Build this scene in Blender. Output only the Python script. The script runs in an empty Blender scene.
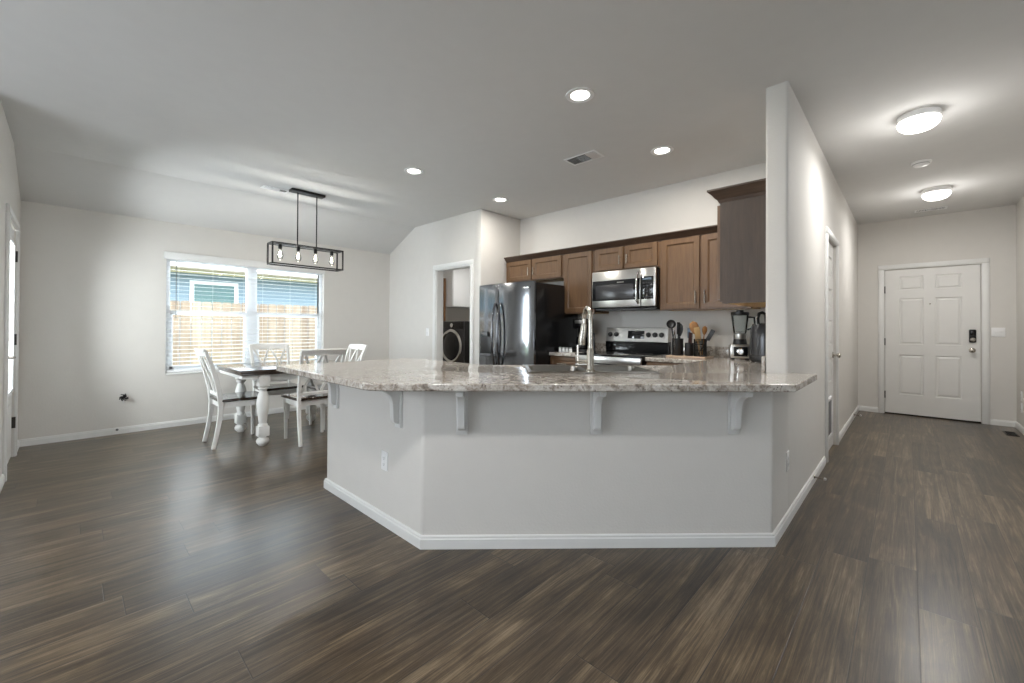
import bpy, bmesh, math, random
from mathutils import Vector, Matrix
random.seed(7)
PI = math.pi
SC = bpy.context.scene
COL = SC.collection
R = math.radians

# ------------------------------------------------------------------ camera
CAM_F, CAM_YAW, CAM_PITCH, CAM_ROLL, CAM_H, CAM_CY = 418.4377, R(43.4447), R(.3993), R(.3116), 1.1909, 324.7707
fw = Vector((math.cos(CAM_YAW)*math.cos(CAM_PITCH), math.sin(CAM_YAW)*math.cos(CAM_PITCH), math.sin(CAM_PITCH)))
rt = Vector((math.sin(CAM_YAW), -math.cos(CAM_YAW), 0))
up = rt.cross(fw)
rt2 = rt*math.cos(CAM_ROLL) + up*math.sin(CAM_ROLL)
up2 = -rt*math.sin(CAM_ROLL) + up*math.cos(CAM_ROLL)
cd = bpy.data.cameras.new('camera'); cam = bpy.data.objects.new('camera', cd); COL.objects.link(cam)
cam.matrix_world = Matrix(((rt2.x, up2.x, -fw.x, 0), (rt2.y, up2.y, -fw.y, 0), (rt2.z, up2.z, -fw.z, CAM_H), (0, 0, 0, 1)))
cd.sensor_width = 36; cd.lens = CAM_F/1024*36; cd.shift_y = (CAM_CY-341.5)/1024
cd.clip_start = .02; cd.clip_end = 300
SC.camera = cam

# ------------------------------------------------------------------ world, light, exposure
W = bpy.data.worlds.new('world'); SC.world = W; W.use_nodes = True
W.node_tree.nodes['Background'].inputs[0].default_value = (.80, .90, 1, 1)
W.node_tree.nodes['Background'].inputs[1].default_value = 6.5
def light(name, kind, loc, power, color=(1, 1, 1), size=1, sizey=None, look=None, spread=None, angle=None, radius=None):
    l = bpy.data.lights.new(name, kind); l.energy = power; l.color = color
    if kind == 'AREA':
        if spread: l.spread = spread
        l.shape = 'RECTANGLE' if sizey else 'DISK'
        l.size = size
        if sizey: l.size_y = sizey
    if kind == 'SPOT': l.spot_size = angle or R(120); l.spot_blend = .8; l.shadow_soft_size = size
    if kind == 'POINT': l.shadow_soft_size = size
    if kind == 'SUN': l.angle = R(2)
    o = bpy.data.objects.new(name, l); COL.objects.link(o); o.location = loc
    if look is not None:
        o.rotation_euler = Vector(look).to_track_quat('-Z', 'Y').to_euler()
    return o
light('sun', 'SUN', (0, -6, 12), 2.4, (1, .95, .86), look=(.25, .8, -.95))
# added fill lamps standing in for unseen living room windows behind the camera
light('living_fill_light', 'AREA', (-2.95, 2.5, 1.5), 16, (.97, .98, 1), 2.7, 1.1, look=(1, .0, .22))
light('rear_fill_light', 'AREA', (.2, -3.95, 1.55), 5, (.97, .98, 1), 1.5, 1.0, look=(.1, 1, .25))
# added helper lamp outside and above the dining window, boosting its daylight
light('dining_fill_light', 'AREA', (1.67, 6.9, 2.9), 45, (.88, .94, 1), 1.9, 1.0, look=(0, -1, -1.05))
# added hidden lamp imitating ground bounce, aimed up through the blind onto the ceiling
light('bounce_fill_light', 'AREA', (1.67, 8.3, .0), 260, (.86, .93, 1), 3.0, .6, look=(0, -1, .5))
# daylight through the glass of the patio door
light('patio_door_light', 'AREA', (-.95, 5.3, 1.5), 125, (.93, .965, 1), 1.3, 1.5, look=(1, .0, .45))
# recessed downlights of the living room ceiling
for n, (x, y) in enumerate(((-.15, 1.05), (-1.4, 2.9), (1.9, -1.6))):
    light('living_downlight', 'AREA', (x, y, 2.725), (25, 6, 4)[n], (1, .985, .97), .14, look=(0, 0, -1))
SC.view_settings.view_transform = 'Standard'
SC.view_settings.look = 'None'
SC.view_settings.exposure = 0.22
SC.view_settings.gamma = 1
SC.view_settings.use_curve_mapping = False
SC.cycles.max_bounces = 12
SC.cycles.diffuse_bounces = 6
SC.cycles.glossy_bounces = 5
SC.cycles.sample_clamp_indirect = 6

# ------------------------------------------------------------------ materials
def srgb(r, g, b):
    f = lambda c: ((c/255+.055)/1.055)**2.4 if c > 10 else c/255/12.92
    return (f(r), f(g), f(b), 1)
class NT:
    def __init__(s, name):
        s.m = bpy.data.materials.new(name); s.m.use_nodes = True
        s.t = s.m.node_tree; s.b = s.t.nodes['Principled BSDF']
    def n(s, typ, **kw):
        nd = s.t.nodes.new(typ)
        for k, v in kw.items():
            if k.startswith('_'): setattr(nd, k[1:], v)
            else: nd.inputs[k.replace('__', ' ')].default_value = v
        return nd
    def l(s, a, b): s.t.links.new(a, b)
    def math(s, op, a, b=None, c=None):
        nd = s.t.nodes.new('ShaderNodeMath'); nd.operation = op
        for i, v in enumerate((a, b, c)):
            if v is None: continue
            if isinstance(v, (int, float)): nd.inputs[i].default_value = v
            else: s.l(v, nd.inputs[i])
        return nd.outputs[0]
    def ramp(s, fac, stops):
        nd = s.t.nodes.new('ShaderNodeValToRGB'); e = nd.color_ramp.elements
        while len(e) < len(stops): e.new(.5)
        for el, (p, c) in zip(e, stops): el.position = p; el.color = c
        s.l(fac, nd.inputs[0]); return nd.outputs[0]
    def mix(s, a, b, fac, mode='MIX'):
        nd = s.t.nodes.new('ShaderNodeMix'); nd.data_type = 'RGBA'; nd.blend_type = mode
        for inp, v in ((nd.inputs[0], fac), (nd.inputs[6], a), (nd.inputs[7], b)):
            if isinstance(v, (int, float, tuple)): inp.default_value = v
            else: s.l(v, inp)
        return nd.outputs[2]
    def pos(s, scale=(1, 1, 1), obj=True):
        tc = s.n('ShaderNodeTexCoord'); mp = s.n('ShaderNodeMapping')
        mp.inputs['Scale'].default_value = scale
        s.l(tc.outputs['Object'], mp.inputs[0]); return mp.outputs[0]
    def noise(s, vec, scale, detail=4, rough=.5, dist=0):
        nd = s.n('ShaderNodeTexNoise'); nd.inputs['Scale'].default_value = scale
        nd.inputs['Detail'].default_value = detail; nd.inputs['Roughness'].default_value = rough
        nd.inputs['Distortion'].default_value = dist
        s.l(vec, nd.inputs['Vector']); return nd.outputs['Fac']
    def bump(s, h, strength, dist=.01):
        nd = s.n('ShaderNodeBump'); nd.inputs['Strength'].default_value = strength; nd.inputs['Distance'].default_value = dist
        s.l(h, nd.inputs['Height']); s.l(nd.outputs[0], s.b.inputs['Normal'])
def plain(name, col, rough=.5, metal=0, vary=.04, spec=.5, coat=0, bump=0, bscale=60, **kw):
    t = NT(name); v = t.pos()
    f = t.noise(v, 9, 3)
    c2 = tuple(max(0, x*(1-vary*2)) for x in col[:3])+(1,)
    t.l(t.ramp(f, [(.3, c2), (.7, col)]), t.b.inputs['Base Color'])
    t.b.inputs['Roughness'].default_value = rough; t.b.inputs['Metallic'].default_value = metal
    t.b.inputs['Specular IOR Level'].default_value = spec; t.b.inputs['Coat Weight'].default_value = coat
    if bump: t.bump(t.noise(v, bscale, 3), bump, .004)
    for k, x in kw.items(): t.b.inputs[k.replace('_', ' ')].default_value = x
    return t.m
def glass(name, col=(1, 1, 1, 1), rough=0.0, ior=1.45):
    t = NT(name); t.b.inputs['Base Color'].default_value = col; t.b.inputs['Roughness'].default_value = rough
    t.b.inputs['Transmission Weight'].default_value = 1; t.b.inputs['IOR'].default_value = ior; return t.m
def thin_pane(name):
    m = bpy.data.materials.new(name); m.use_nodes = True; t = m.node_tree
    t.nodes.remove(t.nodes['Principled BSDF']); out = t.nodes['Material Output']
    tr = t.nodes.new('ShaderNodeBsdfTransparent'); tr.inputs[0].default_value = (.95, .97, .97, 1)
    gl = t.nodes.new('ShaderNodeBsdfGlossy'); gl.inputs['Roughness'].default_value = .02
    fr = t.nodes.new('ShaderNodeFresnel'); fr.inputs[0].default_value = 1.25
    mx = t.nodes.new('ShaderNodeMixShader')
    t.links.new(fr.outputs[0], mx.inputs[0]); t.links.new(tr.outputs[0], mx.inputs[1]); t.links.new(gl.outputs[0], mx.inputs[2]); t.links.new(mx.outputs[0], out.inputs[0])
    return m
def emit(name, col, strength):
    t = NT(name); t.b.inputs['Base Color'].default_value = col
    t.b.inputs['Emission Color'].default_value = col; t.b.inputs['Emission Strength'].default_value = strength; return t.m
M = {}
M['wall'] = plain('wall_paint', srgb(214, 211, 206), .75, vary=.01, bump=.25, bscale=90, spec=.3)
M['ceiling'] = plain('ceiling_paint', srgb(214, 213, 211), .85, vary=.01, bump=.15, bscale=70, spec=.2)
M['trim'] = plain('trim_white', srgb(224, 224, 222), .4, vary=.01)
M['door'] = plain('door_white', srgb(224, 223, 220), .42, vary=.01)
M['white'] = plain('white_plastic', srgb(240, 240, 240), .35, vary=.01)
M['vinyl'] = plain('white_vinyl', srgb(240, 243, 246), .4, vary=.01)
M['slat'] = plain('blind_slat', srgb(240, 241, 242), .5, vary=.01, Transmission_Weight=0.0)
M['chair_white'] = plain('chair_white_paint', srgb(226, 225, 221), .45, vary=.03)
M['steel'] = plain('stainless_steel', srgb(196, 194, 190), .28, 1, vary=.03)
M['nickel'] = plain('brushed_nickel', srgb(190, 184, 174), .25, 1, vary=.03)
M['chrome'] = plain('chrome', srgb(215, 215, 213), .12, 1, vary=.01)
M['darkmetal'] = plain('dark_bronze_metal', srgb(62, 58, 55), .45, .6, vary=.08)
M['black_metal'] = plain('black_metal', srgb(26, 25, 25), .4, .5, vary=.05)
M['blk_gloss'] = plain('black_gloss', srgb(16, 16, 17), .12, vary=.02)
M['blk_steel'] = plain('black_stainless', srgb(130, 132, 136), .1, .92, vary=.02)
M['blk_side'] = plain('fridge_side_black', srgb(22, 22, 23), .22, vary=.02)
M['blk_plastic'] = plain('black_plastic', srgb(24, 24, 25), .4, vary=.05)
M['grey_plastic'] = plain('grey_plastic', srgb(90, 90, 92), .35, vary=.05)
M['graphite'] = plain('graphite_enamel', srgb(70, 70, 72), .22, .4, vary=.03)
M['dk_glass'] = plain('dark_glass', srgb(30, 31, 33), .06, vary=.01)
M['dark_steel'] = plain('dark_steel', srgb(120, 120, 122), .2, 1, vary=.02)
M['sink_steel'] = plain('sink_steel', srgb(140, 137, 131), .3, 1, vary=.05)
M['pane'] = thin_pane('window_pane_glass')
M['clear'] = glass('clear_glass')
M['spoon'] = plain('spoon_wood', srgb(160, 114, 66), .6, vary=.12)
M['spoon_pale'] = plain('pale_spoon_wood', srgb(196, 164, 116), .6, vary=.08)
M['board'] = plain('board_wood', srgb(196, 172, 150), .5, vary=.08)
M['red_wood'] = plain('red_handle', srgb(58, 32, 28), .4, vary=.1)
M['steelblue'] = plain('blue_grey_handle', srgb(96, 112, 128), .4, vary=.03)
M['cab_bottom'] = plain('cabinet_underside', srgb(196, 158, 104), .5, vary=.06)
M['bulb_glow'] = emit('bulb_glow', (1, .86, .66, 1), 14)
M['can_glow'] = emit('downlight_glow', (1, .95, .86, 1), 14)
M['dome_glow'] = emit('dome_glow', (1, .97, .92, 1), 2.6)
M['leaf'] = plain('lawn', srgb(120, 138, 84), .9, vary=.2)

def wood(name, c1, c2, c3, axis='z', rough=.42, coat=.06):
    t = NT(name)
    sc = {'z': (14, 14, 1.1), 'x': (1.1, 14, 14), 'y': (14, 1.1, 14)}[axis]
    v = t.pos(sc)
    f = t.noise(v, 3.0, 6, .6, .6)
    g = t.noise(t.pos(tuple(x*5 for x in sc)), 3.0, 3, .6)
    f2 = t.math('ADD', t.math('MULTIPLY', f, .75), t.math('MULTIPLY', g, .25))
    t.l(t.ramp(f2, [(.3, c1), (.5, c2), (.72, c3)]), t.b.inputs['Base Color'])
    t.b.inputs['Roughness'].default_value = rough; t.b.inputs['Coat Weight'].default_value = coat
    t.bump(g, .12, .002)
    return t.m
M['wood'] = wood('cabinet_wood', srgb(86, 62, 40), srgb(101, 74, 48), srgb(114, 85, 56))
M['wood_h'] = wood('cabinet_wood_horizontal', srgb(86, 62, 40), srgb(101, 74, 48), srgb(114, 85, 56), 'y')
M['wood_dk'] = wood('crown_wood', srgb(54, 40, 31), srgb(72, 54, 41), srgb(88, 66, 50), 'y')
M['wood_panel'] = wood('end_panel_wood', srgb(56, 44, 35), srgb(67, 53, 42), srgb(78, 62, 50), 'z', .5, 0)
M['seat'] = wood('seat_dark_wood', srgb(34, 26, 21), srgb(50, 38, 30), srgb(64, 50, 40), 'y', .18, .4)
M['tabletop'] = wood('tabletop_dark_wood', srgb(44, 36, 31), srgb(62, 51, 43), srgb(80, 66, 55), 'x', .16, .5)
M['pallet'] = wood('brown_board', srgb(90, 62, 36), srgb(110, 78, 46), srgb(126, 92, 58))

def floor_mat():
    t = NT('floor_planks')
    tc = t.n('ShaderNodeTexCoord'); sp = t.n('ShaderNodeSeparateXYZ'); t.l(tc.outputs['Object'], sp.inputs[0])
    x, y = sp.outputs[0], sp.outputs[1]
    PW, PL = .182, 1.22
    yr = t.math('DIVIDE', t.math('ADD', y, .03), PW); row = t.math('FLOOR', yr)
    def rnd(a, b, seed):
        cb = t.n('ShaderNodeCombineXYZ'); t.l(a, cb.inputs[0])
        if b is not None: t.l(b, cb.inputs[1])
        cb.inputs[2].default_value = seed
        wn = t.n('ShaderNodeTexWhiteNoise'); wn.noise_dimensions = '3D'; t.l(cb.outputs[0], wn.inputs['Vector']); return wn.outputs['Value']
    off = rnd(row, None, 3.7)
    xr = t.math('ADD', t.math('DIVIDE', x, PL), t.math('MULTIPLY', off, 7.0)); col = t.math('FLOOR', xr)
    tone = rnd(row, col, 1.3); shift = rnd(row, col, 9.1)
    fx = t.math('FRACT', xr); fy = t.math('FRACT', yr)
    ex = t.math('MULTIPLY', t.math('MINIMUM', fx, t.math('SUBTRACT', 1.0, fx)), PL)
    ey = t.math('MULTIPLY', t.math('MINIMUM', fy, t.math('SUBTRACT', 1.0, fy)), PW)
    e = t.math('MINIMUM', ex, ey)
    seam = t.n('ShaderNodeMapRange'); t.l(e, seam.inputs[0]); seam.inputs[1].default_value = .0006; seam.inputs[2].default_value = .0024
    cb = t.n('ShaderNodeCombineXYZ')
    t.l(t.math('MULTIPLY', x, .6), cb.inputs[0]); t.l(t.math('MULTIPLY', y, 13.0), cb.inputs[1]); t.l(t.math('MULTIPLY', shift, 37.0), cb.inputs[2])
    big = t.noise(cb.outputs[0], 1.8, 12, .72, 1.3)
    cb2 = t.n('ShaderNodeCombineXYZ')
    t.l(t.math('MULTIPLY', x, 1.4), cb2.inputs[0]); t.l(t.math('MULTIPLY', y, 70.0), cb2.inputs[1]); t.l(t.math('MULTIPLY', shift, 19.0), cb2.inputs[2])
    fine = t.noise(cb2.outputs[0], 2.6, 6, .8, .3)
    cb3 = t.n('ShaderNodeCombineXYZ')
    t.l(t.math('MULTIPLY', x, 2.0), cb3.inputs[0]); t.l(t.math('MULTIPLY', y, 4.0), cb3.inputs[1]); t.l(t.math('MULTIPLY', shift, 11.0), cb3.inputs[2])
    blot = t.noise(cb3.outputs[0], 1.3, 4, .55, .8)
    g = t.math('ADD', t.math('MULTIPLY', big, .60), t.math('MULTIPLY', fine, .40))
    g = t.math('ADD', t.math('MULTIPLY', t.math('SUBTRACT', g, .5), 1.45), .5)
    g = t.math('ADD', g, t.math('MULTIPLY', t.math('SUBTRACT', tone, .5), .11))
    g = t.math('ADD', g, t.math('MULTIPLY', t.math('SUBTRACT', blot, .5), .30))
    c = t.ramp(g, [(.30, srgb(26, 19, 12)), (.44, srgb(60, 48, 34)), (.56, srgb(88, 73, 54)), (.72, srgb(136, 119, 96))])
    # a few knots
    vo = t.n('ShaderNodeTexVoronoi'); vo.inputs['Scale'].default_value = 1.0
    cb4 = t.n('ShaderNodeCombineXYZ'); t.l(t.math('MULTIPLY', x, 1.5), cb4.inputs[0]); t.l(t.math('MULTIPLY', y, 3.4), cb4.inputs[1]); t.l(t.math('MULTIPLY', shift, 5.0), cb4.inputs[2])
    t.l(cb4.outputs[0], vo.inputs['Vector'])
    kn = t.n('ShaderNodeMapRange'); t.l(vo.outputs['Distance'], kn.inputs[0]); kn.inputs[1].default_value = .03; kn.inputs[2].default_value = .13
    kn.inputs[3].default_value = .55; kn.inputs[4].default_value = 1
    c = t.mix((0, 0, 0, 1), c, kn.outputs[0])
    c = t.mix(srgb(38, 32, 27), c, seam.outputs[0])
    t.l(c, t.b.inputs['Base Color'])
    rr = t.n('ShaderNodeMapRange'); t.l(fine, rr.inputs[0]); rr.inputs[3].default_value = .24; rr.inputs[4].default_value = .38
    t.l(rr.outputs[0], t.b.inputs['Roughness'])
    t.b.inputs['Specular IOR Level'].default_value = .55
    t.b.inputs['Coat Weight'].default_value = .22; t.b.inputs['Coat Roughness'].default_value = .24
    h = t.math('ADD', t.math('MULTIPLY', fine, .35), t.math('MULTIPLY', seam.outputs[0], .8))
    t.bump(h, .25, .0025)
    return t.m
M['floor'] = floor_mat()

def granite():
    t = NT('granite_laminate'); v = t.pos()
    a = t.noise(v, 14, 8, .62, 1.4)
    b = t.noise(v, 55, 6, .7, .8)
    f = t.math('ADD', t.math('MULTIPLY', a, .6), t.math('MULTIPLY', b, .4))
    c = t.ramp(f, [(.34, srgb(92, 85, 79)), (.43, srgb(150, 139, 128)), (.51, srgb(190, 183, 174)), (.63, srgb(222, 219, 214))])
    vo = t.n('ShaderNodeTexVoronoi'); vo.inputs['Scale'].default_value = 70; t.l(v, vo.inputs['Vector'])
    mr = t.n('ShaderNodeMapRange'); t.l(vo.outputs['Distance'], mr.inputs[0]); mr.inputs[1].default_value = .1; mr.inputs[2].default_value = .32
    sel = t.math('GREATER_THAN', t.noise(v, 24, 3), .54)
    dark = t.math('MULTIPLY', t.math('SUBTRACT', 1.0, mr.outputs[0]), sel)
    c = t.mix(c, srgb(86, 78, 74), dark)
    t.l(c, t.b.inputs['Base Color']); t.b.inputs['Roughness'].default_value = .12; t.b.inputs['Coat Weight'].default_value = .3
    t.b.inputs['Coat Roughness'].default_value = .04
    return t.m
M['granite'] = granite()

def siding():
    t = NT('blue_lap_siding'); tc = t.n('ShaderNodeTexCoord'); sp = t.n('ShaderNodeSeparateXYZ'); t.l(tc.outputs['Object'], sp.inputs[0])
    fz = t.math('FRACT', t.math('DIVIDE', sp.outputs[2], .18))
    t.l(t.ramp(fz, [(0, srgb(90, 106, 116)), (.08, srgb(130, 146, 157)), (1, srgb(136, 152, 163))]), t.b.inputs['Base Color'])
    t.b.inputs['Roughness'].default_value = .7; t.bump(fz, .5, .02); return t.m
M['siding'] = siding()
def fence_mat():
    t = NT('cedar_fence'); v = t.pos((9, 9, .8))
    f = t.noise(v, 2.5, 6, .6, .8)
    tc = t.n('ShaderNodeTexCoord'); sp = t.n('ShaderNodeSeparateXYZ'); t.l(tc.outputs['Object'], sp.inputs[0])
    wn = t.n('ShaderNodeTexWhiteNoise'); wn.noise_dimensions = '1D'; t.l(t.math('FLOOR', t.math('DIVIDE', sp.outputs[0], .146)), wn.inputs['W'])
    f = t.math('ADD', t.math('MULTIPLY', f, .7), t.math('MULTIPLY', wn.outputs[0], .3))
    t.l(t.ramp(f, [(.25, srgb(104, 85, 72)), (.5, srgb(132, 115, 99)), (.75, srgb(156, 142, 128))]), t.b.inputs['Base Color'])
    t.b.inputs['Roughness'].default_value = .8; return t.m
M['fence'] = fence_mat()
M['olive'] = plain('olive_fascia', srgb(110, 105, 76), .6)
M['roof'] = plain('pale_shingle', srgb(214, 196, 186), .9, vary=.1)
M['teal'] = plain('teal_pane', srgb(92, 120, 120), .15)

# ------------------------------------------------------------------ mesh helpers
class MB:
    def __init__(s): s.bm = bmesh.new()
    def _xf(s, vs, mat):
        if mat is not None: bmesh.ops.transform(s.bm, matrix=mat, verts=vs)
    def box(s, a, b, bev=0, mat=None, seg=2):
        x0, x1 = sorted((a[0], b[0])); y0, y1 = sorted((a[1], b[1])); z0, z1 = sorted((a[2], b[2]))
        r = bmesh.ops.create_cube(s.bm, size=1)
        vs = r['verts']
        bmesh.ops.transform(s.bm, matrix=Matrix.Translation(((x0+x1)/2, (y0+y1)/2, (z0+z1)/2)) @ Matrix.Diagonal((x1-x0, y1-y0, z1-z0, 1)), verts=vs)
        if bev:
            es = {e for v in vs for e in v.link_edges}
            rr = bmesh.ops.bevel(s.bm, geom=list(es), offset=bev, segments=seg, profile=.5, affect='EDGES')
            vs = list({v for f in rr['faces'] for v in f.verts} | {v for v in vs if v.is_valid})
        s._xf(vs, mat); return s
    def loft(s, loops, cap0=True, cap1=True, closed=True, ring=False):
        vv = [[s.bm.verts.new(p) for p in lp] for lp in loops]
        n = len(vv[0]); m = len(vv)
        for i in range(m if ring else m-1):
            a, b = vv[i], vv[(i+1) % m]
            for j in range(n if closed else n-1):
                k = (j+1) % n
                try: s.bm.faces.new((a[j], a[k], b[k], b[j]))
                except ValueError: pass
        if not ring:
            if cap0: s.bm.faces.new(list(reversed(vv[0])))
            if cap1: s.bm.faces.new(vv[-1])
        return s
    def lathe(s, prof, c=(0, 0, 0), seg=24, mat=None, cap=True):
        loops = []
        for r, z in prof:
            lp = []
            for i in range(seg):
                a = 2*PI*i/seg; p = Vector((c[0]+r*math.cos(a), c[1]+r*math.sin(a), c[2]+z))
                lp.append(mat @ p if mat is not None else p)
            loops.append(lp)
        return s.loft(loops, cap, cap)
    def tube(s, pts, r, seg=10, cap=True, flat=None, upv=None):
        pts = [Vector(p) for p in pts]; n = len(pts); loops = []
        rs = r if isinstance(r, (list, tuple)) else [r]*n
        ref = None
        for i, p in enumerate(pts):
            d = (pts[min(i+1, n-1)]-pts[max(i-1, 0)]).normalized()
            if ref is None:
                ref = Vector(upv) if upv else (Vector((0, 0, 1)) if abs(d.z) < .9 else Vector((1, 0, 0)))
            a = (ref-d*ref.dot(d))
            if a.length < 1e-4: a = d.orthogonal()
            a.normalize(); ref = a; b = d.cross(a)
            if flat:   # rectangular section (w along b, h along a)
                w, h = flat if not callable(flat) else flat(i)
                loops.append([p+a*(h*sy)+b*(w*sx) for sx, sy in ((-.5, -.5), (.5, -.5), (.5, .5), (-.5, .5))])
            else:
                loops.append([p+a*(rs[i]*math.cos(2*PI*k/seg))+b*(rs[i]*math.sin(2*PI*k/seg)) for k in range(seg)])
        return s.loft(loops, cap, cap)
    def cyl(s, p0, p1, r, seg=20, r2=None): return s.tube([p0, p1], [r, r if r2 is None else r2], seg)
    def prism(s, poly, z0, z1, mat=None):
        f = lambda p, z: (mat @ Vector((p[0], p[1], z))) if mat is not None else Vector((p[0], p[1], z))
        return s.loft([[f(p, z0) for p in poly], [f(p, z1) for p in poly]])
    def sphere(s, c, r, sz=1, seg=16):
        prof = [(max(1e-4, r*math.sin(PI*i/10)), -r*sz*math.cos(PI*i/10)) for i in range(11)]
        return s.lathe(prof, c, seg)
    def done(s, name, mat, parent=None, smooth=35, bevel=0):
        bmesh.ops.remove_doubles(s.bm, verts=s.bm.verts, dist=1e-5)
        bmesh.ops.recalc_face_normals(s.bm, faces=s.bm.faces)
        me = bpy.data.meshes.new(name); s.bm.to_mesh(me); s.bm.free()
        for p in me.polygons: p.use_smooth = True
        me.set_sharp_from_angle(angle=R(smooth))
        me.materials.append(M[mat] if isinstance(mat, str) else mat)
        o = bpy.data.objects.new(name, me); COL.objects.link(o)
        if parent is not None: o.parent = parent
        if bevel:
            b = o.modifiers.new('bevel', 'BEVEL'); b.width = bevel; b.segments = 2; b.limit_method = 'ANGLE'; b.angle_limit = R(40)
        return o
def box(name, a, b, mat, parent=None, bev=0): return MB().box(a, b, bev).done(name, mat, parent)
def struct(o): o['kind'] = 'structure'; return o
def sbox(name, a, b, mat, bev=0): return struct(box(name, a, b, mat, None, bev))
def thing(name, label, cat, loc=(0, 0, 0), rz=0, group=None):
    o = bpy.data.objects.new(name, None); COL.objects.link(o); o.empty_display_size = .1
    o.location = loc; o.rotation_euler = (0, 0, rz); o['label'] = label; o['category'] = cat
    if group: o['group'] = group
    return o
def tag(o, label, cat, group=None):
    o['label'] = label; o['category'] = cat
    if group: o['group'] = group
    return o
def dup(root, loc, rz, label, group=None):
    r = root.copy(); COL.objects.link(r); r.location = loc; r.rotation_euler = (0, 0, rz); r['label'] = label
    if group: r['group'] = group
    def rec(a, b):
        for ch in list(a.children):
            c = ch.copy(); COL.objects.link(c); c.parent = b; rec(ch, c)
    rec(root, r); return r
def rrect(cx, cy, w, h, r, n=5):
    out = []
    for (sx, sy, a0) in ((1, 1, 0), (-1, 1, 90), (-1, -1, 180), (1, -1, 270)):
        for i in range(n+1):
            a = R(a0+90*i/n); out.append((cx+sx*(w/2-r)+r*math.cos(a), cy+sy*(h/2-r)+r*math.sin(a)))
    return out

ZC, ZW, YW, YF = 2.743, 2.41, 6.307, 5.56
XL, XK, XA, YA, XLN, YH, YH2, XE, XF, YR = -.344, 4.436, 4.436, 4.044, 3.673, .543, .668, 3.07, 8.01, -.967

# ------------------------------------------------------------------ room shell
sbox('floor', (-3.2, -4.2, -.1), (8.3, 6.45, 0), 'floor')
m = MB(); m.box((-3.2, -4.2, ZC), (8.3, YF, ZC+.12)); 
m.loft([[Vector((x, YF, ZC)), Vector((x, YW+.2, ZW-.089)), Vector((x, YW+.2, ZC+.12)), Vector((x, YF, ZC+.12))] for x in (-3.2, 8.3)])
struct(m.done('ceiling', 'ceiling'))
# window wall with its opening
WX0, WX1, WZ0, WZ1 = .770, 2.59, .635, 2.0
m = MB()
m.box((-.5, YW, 0), (WX0, YW+.16, 2.5)); m.box((WX1, YW, 0), (5.9, YW+.16, 2.5))
m.box((WX0, YW, 0), (WX1, YW+.16, WZ0)); m.box((WX0, YW, WZ1), (WX1, YW+.16, 2.5))
struct(m.done('wall_window_side', 'wall'))
# left wall with the patio door opening
DY0, DY1 = 5.03, 5.87
m = MB()
m.box((XL-.14, 4.55, 0), (XL, DY0, ZC+.05)); m.box((XL-.14, DY1, 0), (XL, YW, ZC+.05)); m.box((XL-.14, DY0, 2.05), (XL, DY1, ZC+.05))
struct(m.done('wall_left', 'wall'))
sbox('wall_left_return', (-3.1, 4.43, 0), (XL, 4.55, ZC), 'wall')
m = MB()     # living room side wall behind the camera, opening added for the fill lamp
m.box((-3.14, -4.1, 0), (-3.0, 1.1, ZC)); m.box((-3.14, 3.9, 0), (-3.0, 4.43, ZC)); m.box((-3.14, 1.1, 0), (-3.0, 3.9, .9)); m.box((-3.14, 1.1, 2.1), (-3.0, 3.9, ZC))
struct(m.done('wall_living_side', 'wall'))
m = MB()
m.box((-3.0, -4.14, 0), (-.6, -4.0, ZC)); m.box((1.0, -4.14, 0), (3.74, -4.0, ZC)); m.box((-.6, -4.14, 0), (1.0, -4.0, 1.0)); m.box((-.6, -4.14, 2.1), (1.0, -4.0, ZC))
struct(m.done('wall_rear', 'wall'))
sbox('wall_living_right', (3.6, -4.0, 0), (3.74, YR-.13, ZC), 'wall')
sbox('wall_right', (3.6, YR-.13, 0), (8.14, YR, ZC), 'wall')
# front-door wall
FD0, FD1, FDZ = -.678, .245, 2.04
m = MB()
m.box((XF, YR, 0), (XF+.14, FD0, ZC)); m.box((XF, FD1, 0), (XF+.14, YH2, ZC)); m.box((XF, FD0, FDZ), (XF+.14, FD1, ZC))
struct(m.done('wall_front', 'wall'))
# hall wall with pantry door opening
PX0, PX1, PZ = 4.715, 5.435, 2.05
m = MB()
def hpoly(x0, x1, bull):
    if not bull: return [(x0, YH), (x1, YH), (x1, YH2), (x0, YH2)]
    r = .018; o = []
    for (cx, cy, a0) in ((x0+r, YH2-r, 90), (x0+r, YH+r, 180)):
        for i in range(5):
            a = R(a0+90*i/4); o.append((cx+r*math.cos(a), cy+r*math.sin(a)))
    return o+[(x1, YH), (x1, YH2)]
m.prism(hpoly(XE, PX0, True), 0, ZC); m.prism(hpoly(PX1, XF, False), 0, ZC); m.box((PX0, YH, PZ), (PX1, YH2, ZC))
struct(m.done('wall_hall', 'wall'))
sbox('wall_kitchen', (XK, YH2, 0), (XK+.12, YA, ZC), 'wall')
sbox('wall_fridge_side', (XLN, YA, 0), (XK+.12, YA+.115, ZC), 'wall', .012)
LY0, LY1, LZ = 4.24, 5.005, 2.03
m = MB()
m.box((XLN, YA+.1, 0), (XLN+.115, LY0, ZC)); m.box((XLN, LY1, 0), (XLN+.115, YW, ZC)); m.box((XLN, LY0, LZ), (XLN+.115, LY1, ZC))
struct(m.done('wall_laundry', 'wall'))
sbox('wall_laundry_back', (5.75, YA+.115, 0), (5.87, YW, ZC), 'wall')
sbox('wall_laundry_side', (XK+.12, YA, 0), (5.87, YA+.115, ZC), 'wall')
# half wall carrying the bar
A, B, Cc = (2.666, YH), (1.313, 1.905), (1.313, 3.125)
k = .05178
half = [(XE+.019, YH), A, B, Cc, (1.313+.12, 3.125), (1.313+.12, 1.905+.0497), (2.675+.0497, YH2-.005), (XE+.019, YH2-.005)]
struct(MB().prism(half, 0, .8755).done('wall_peninsula', 'wall', bevel=.012))

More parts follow.
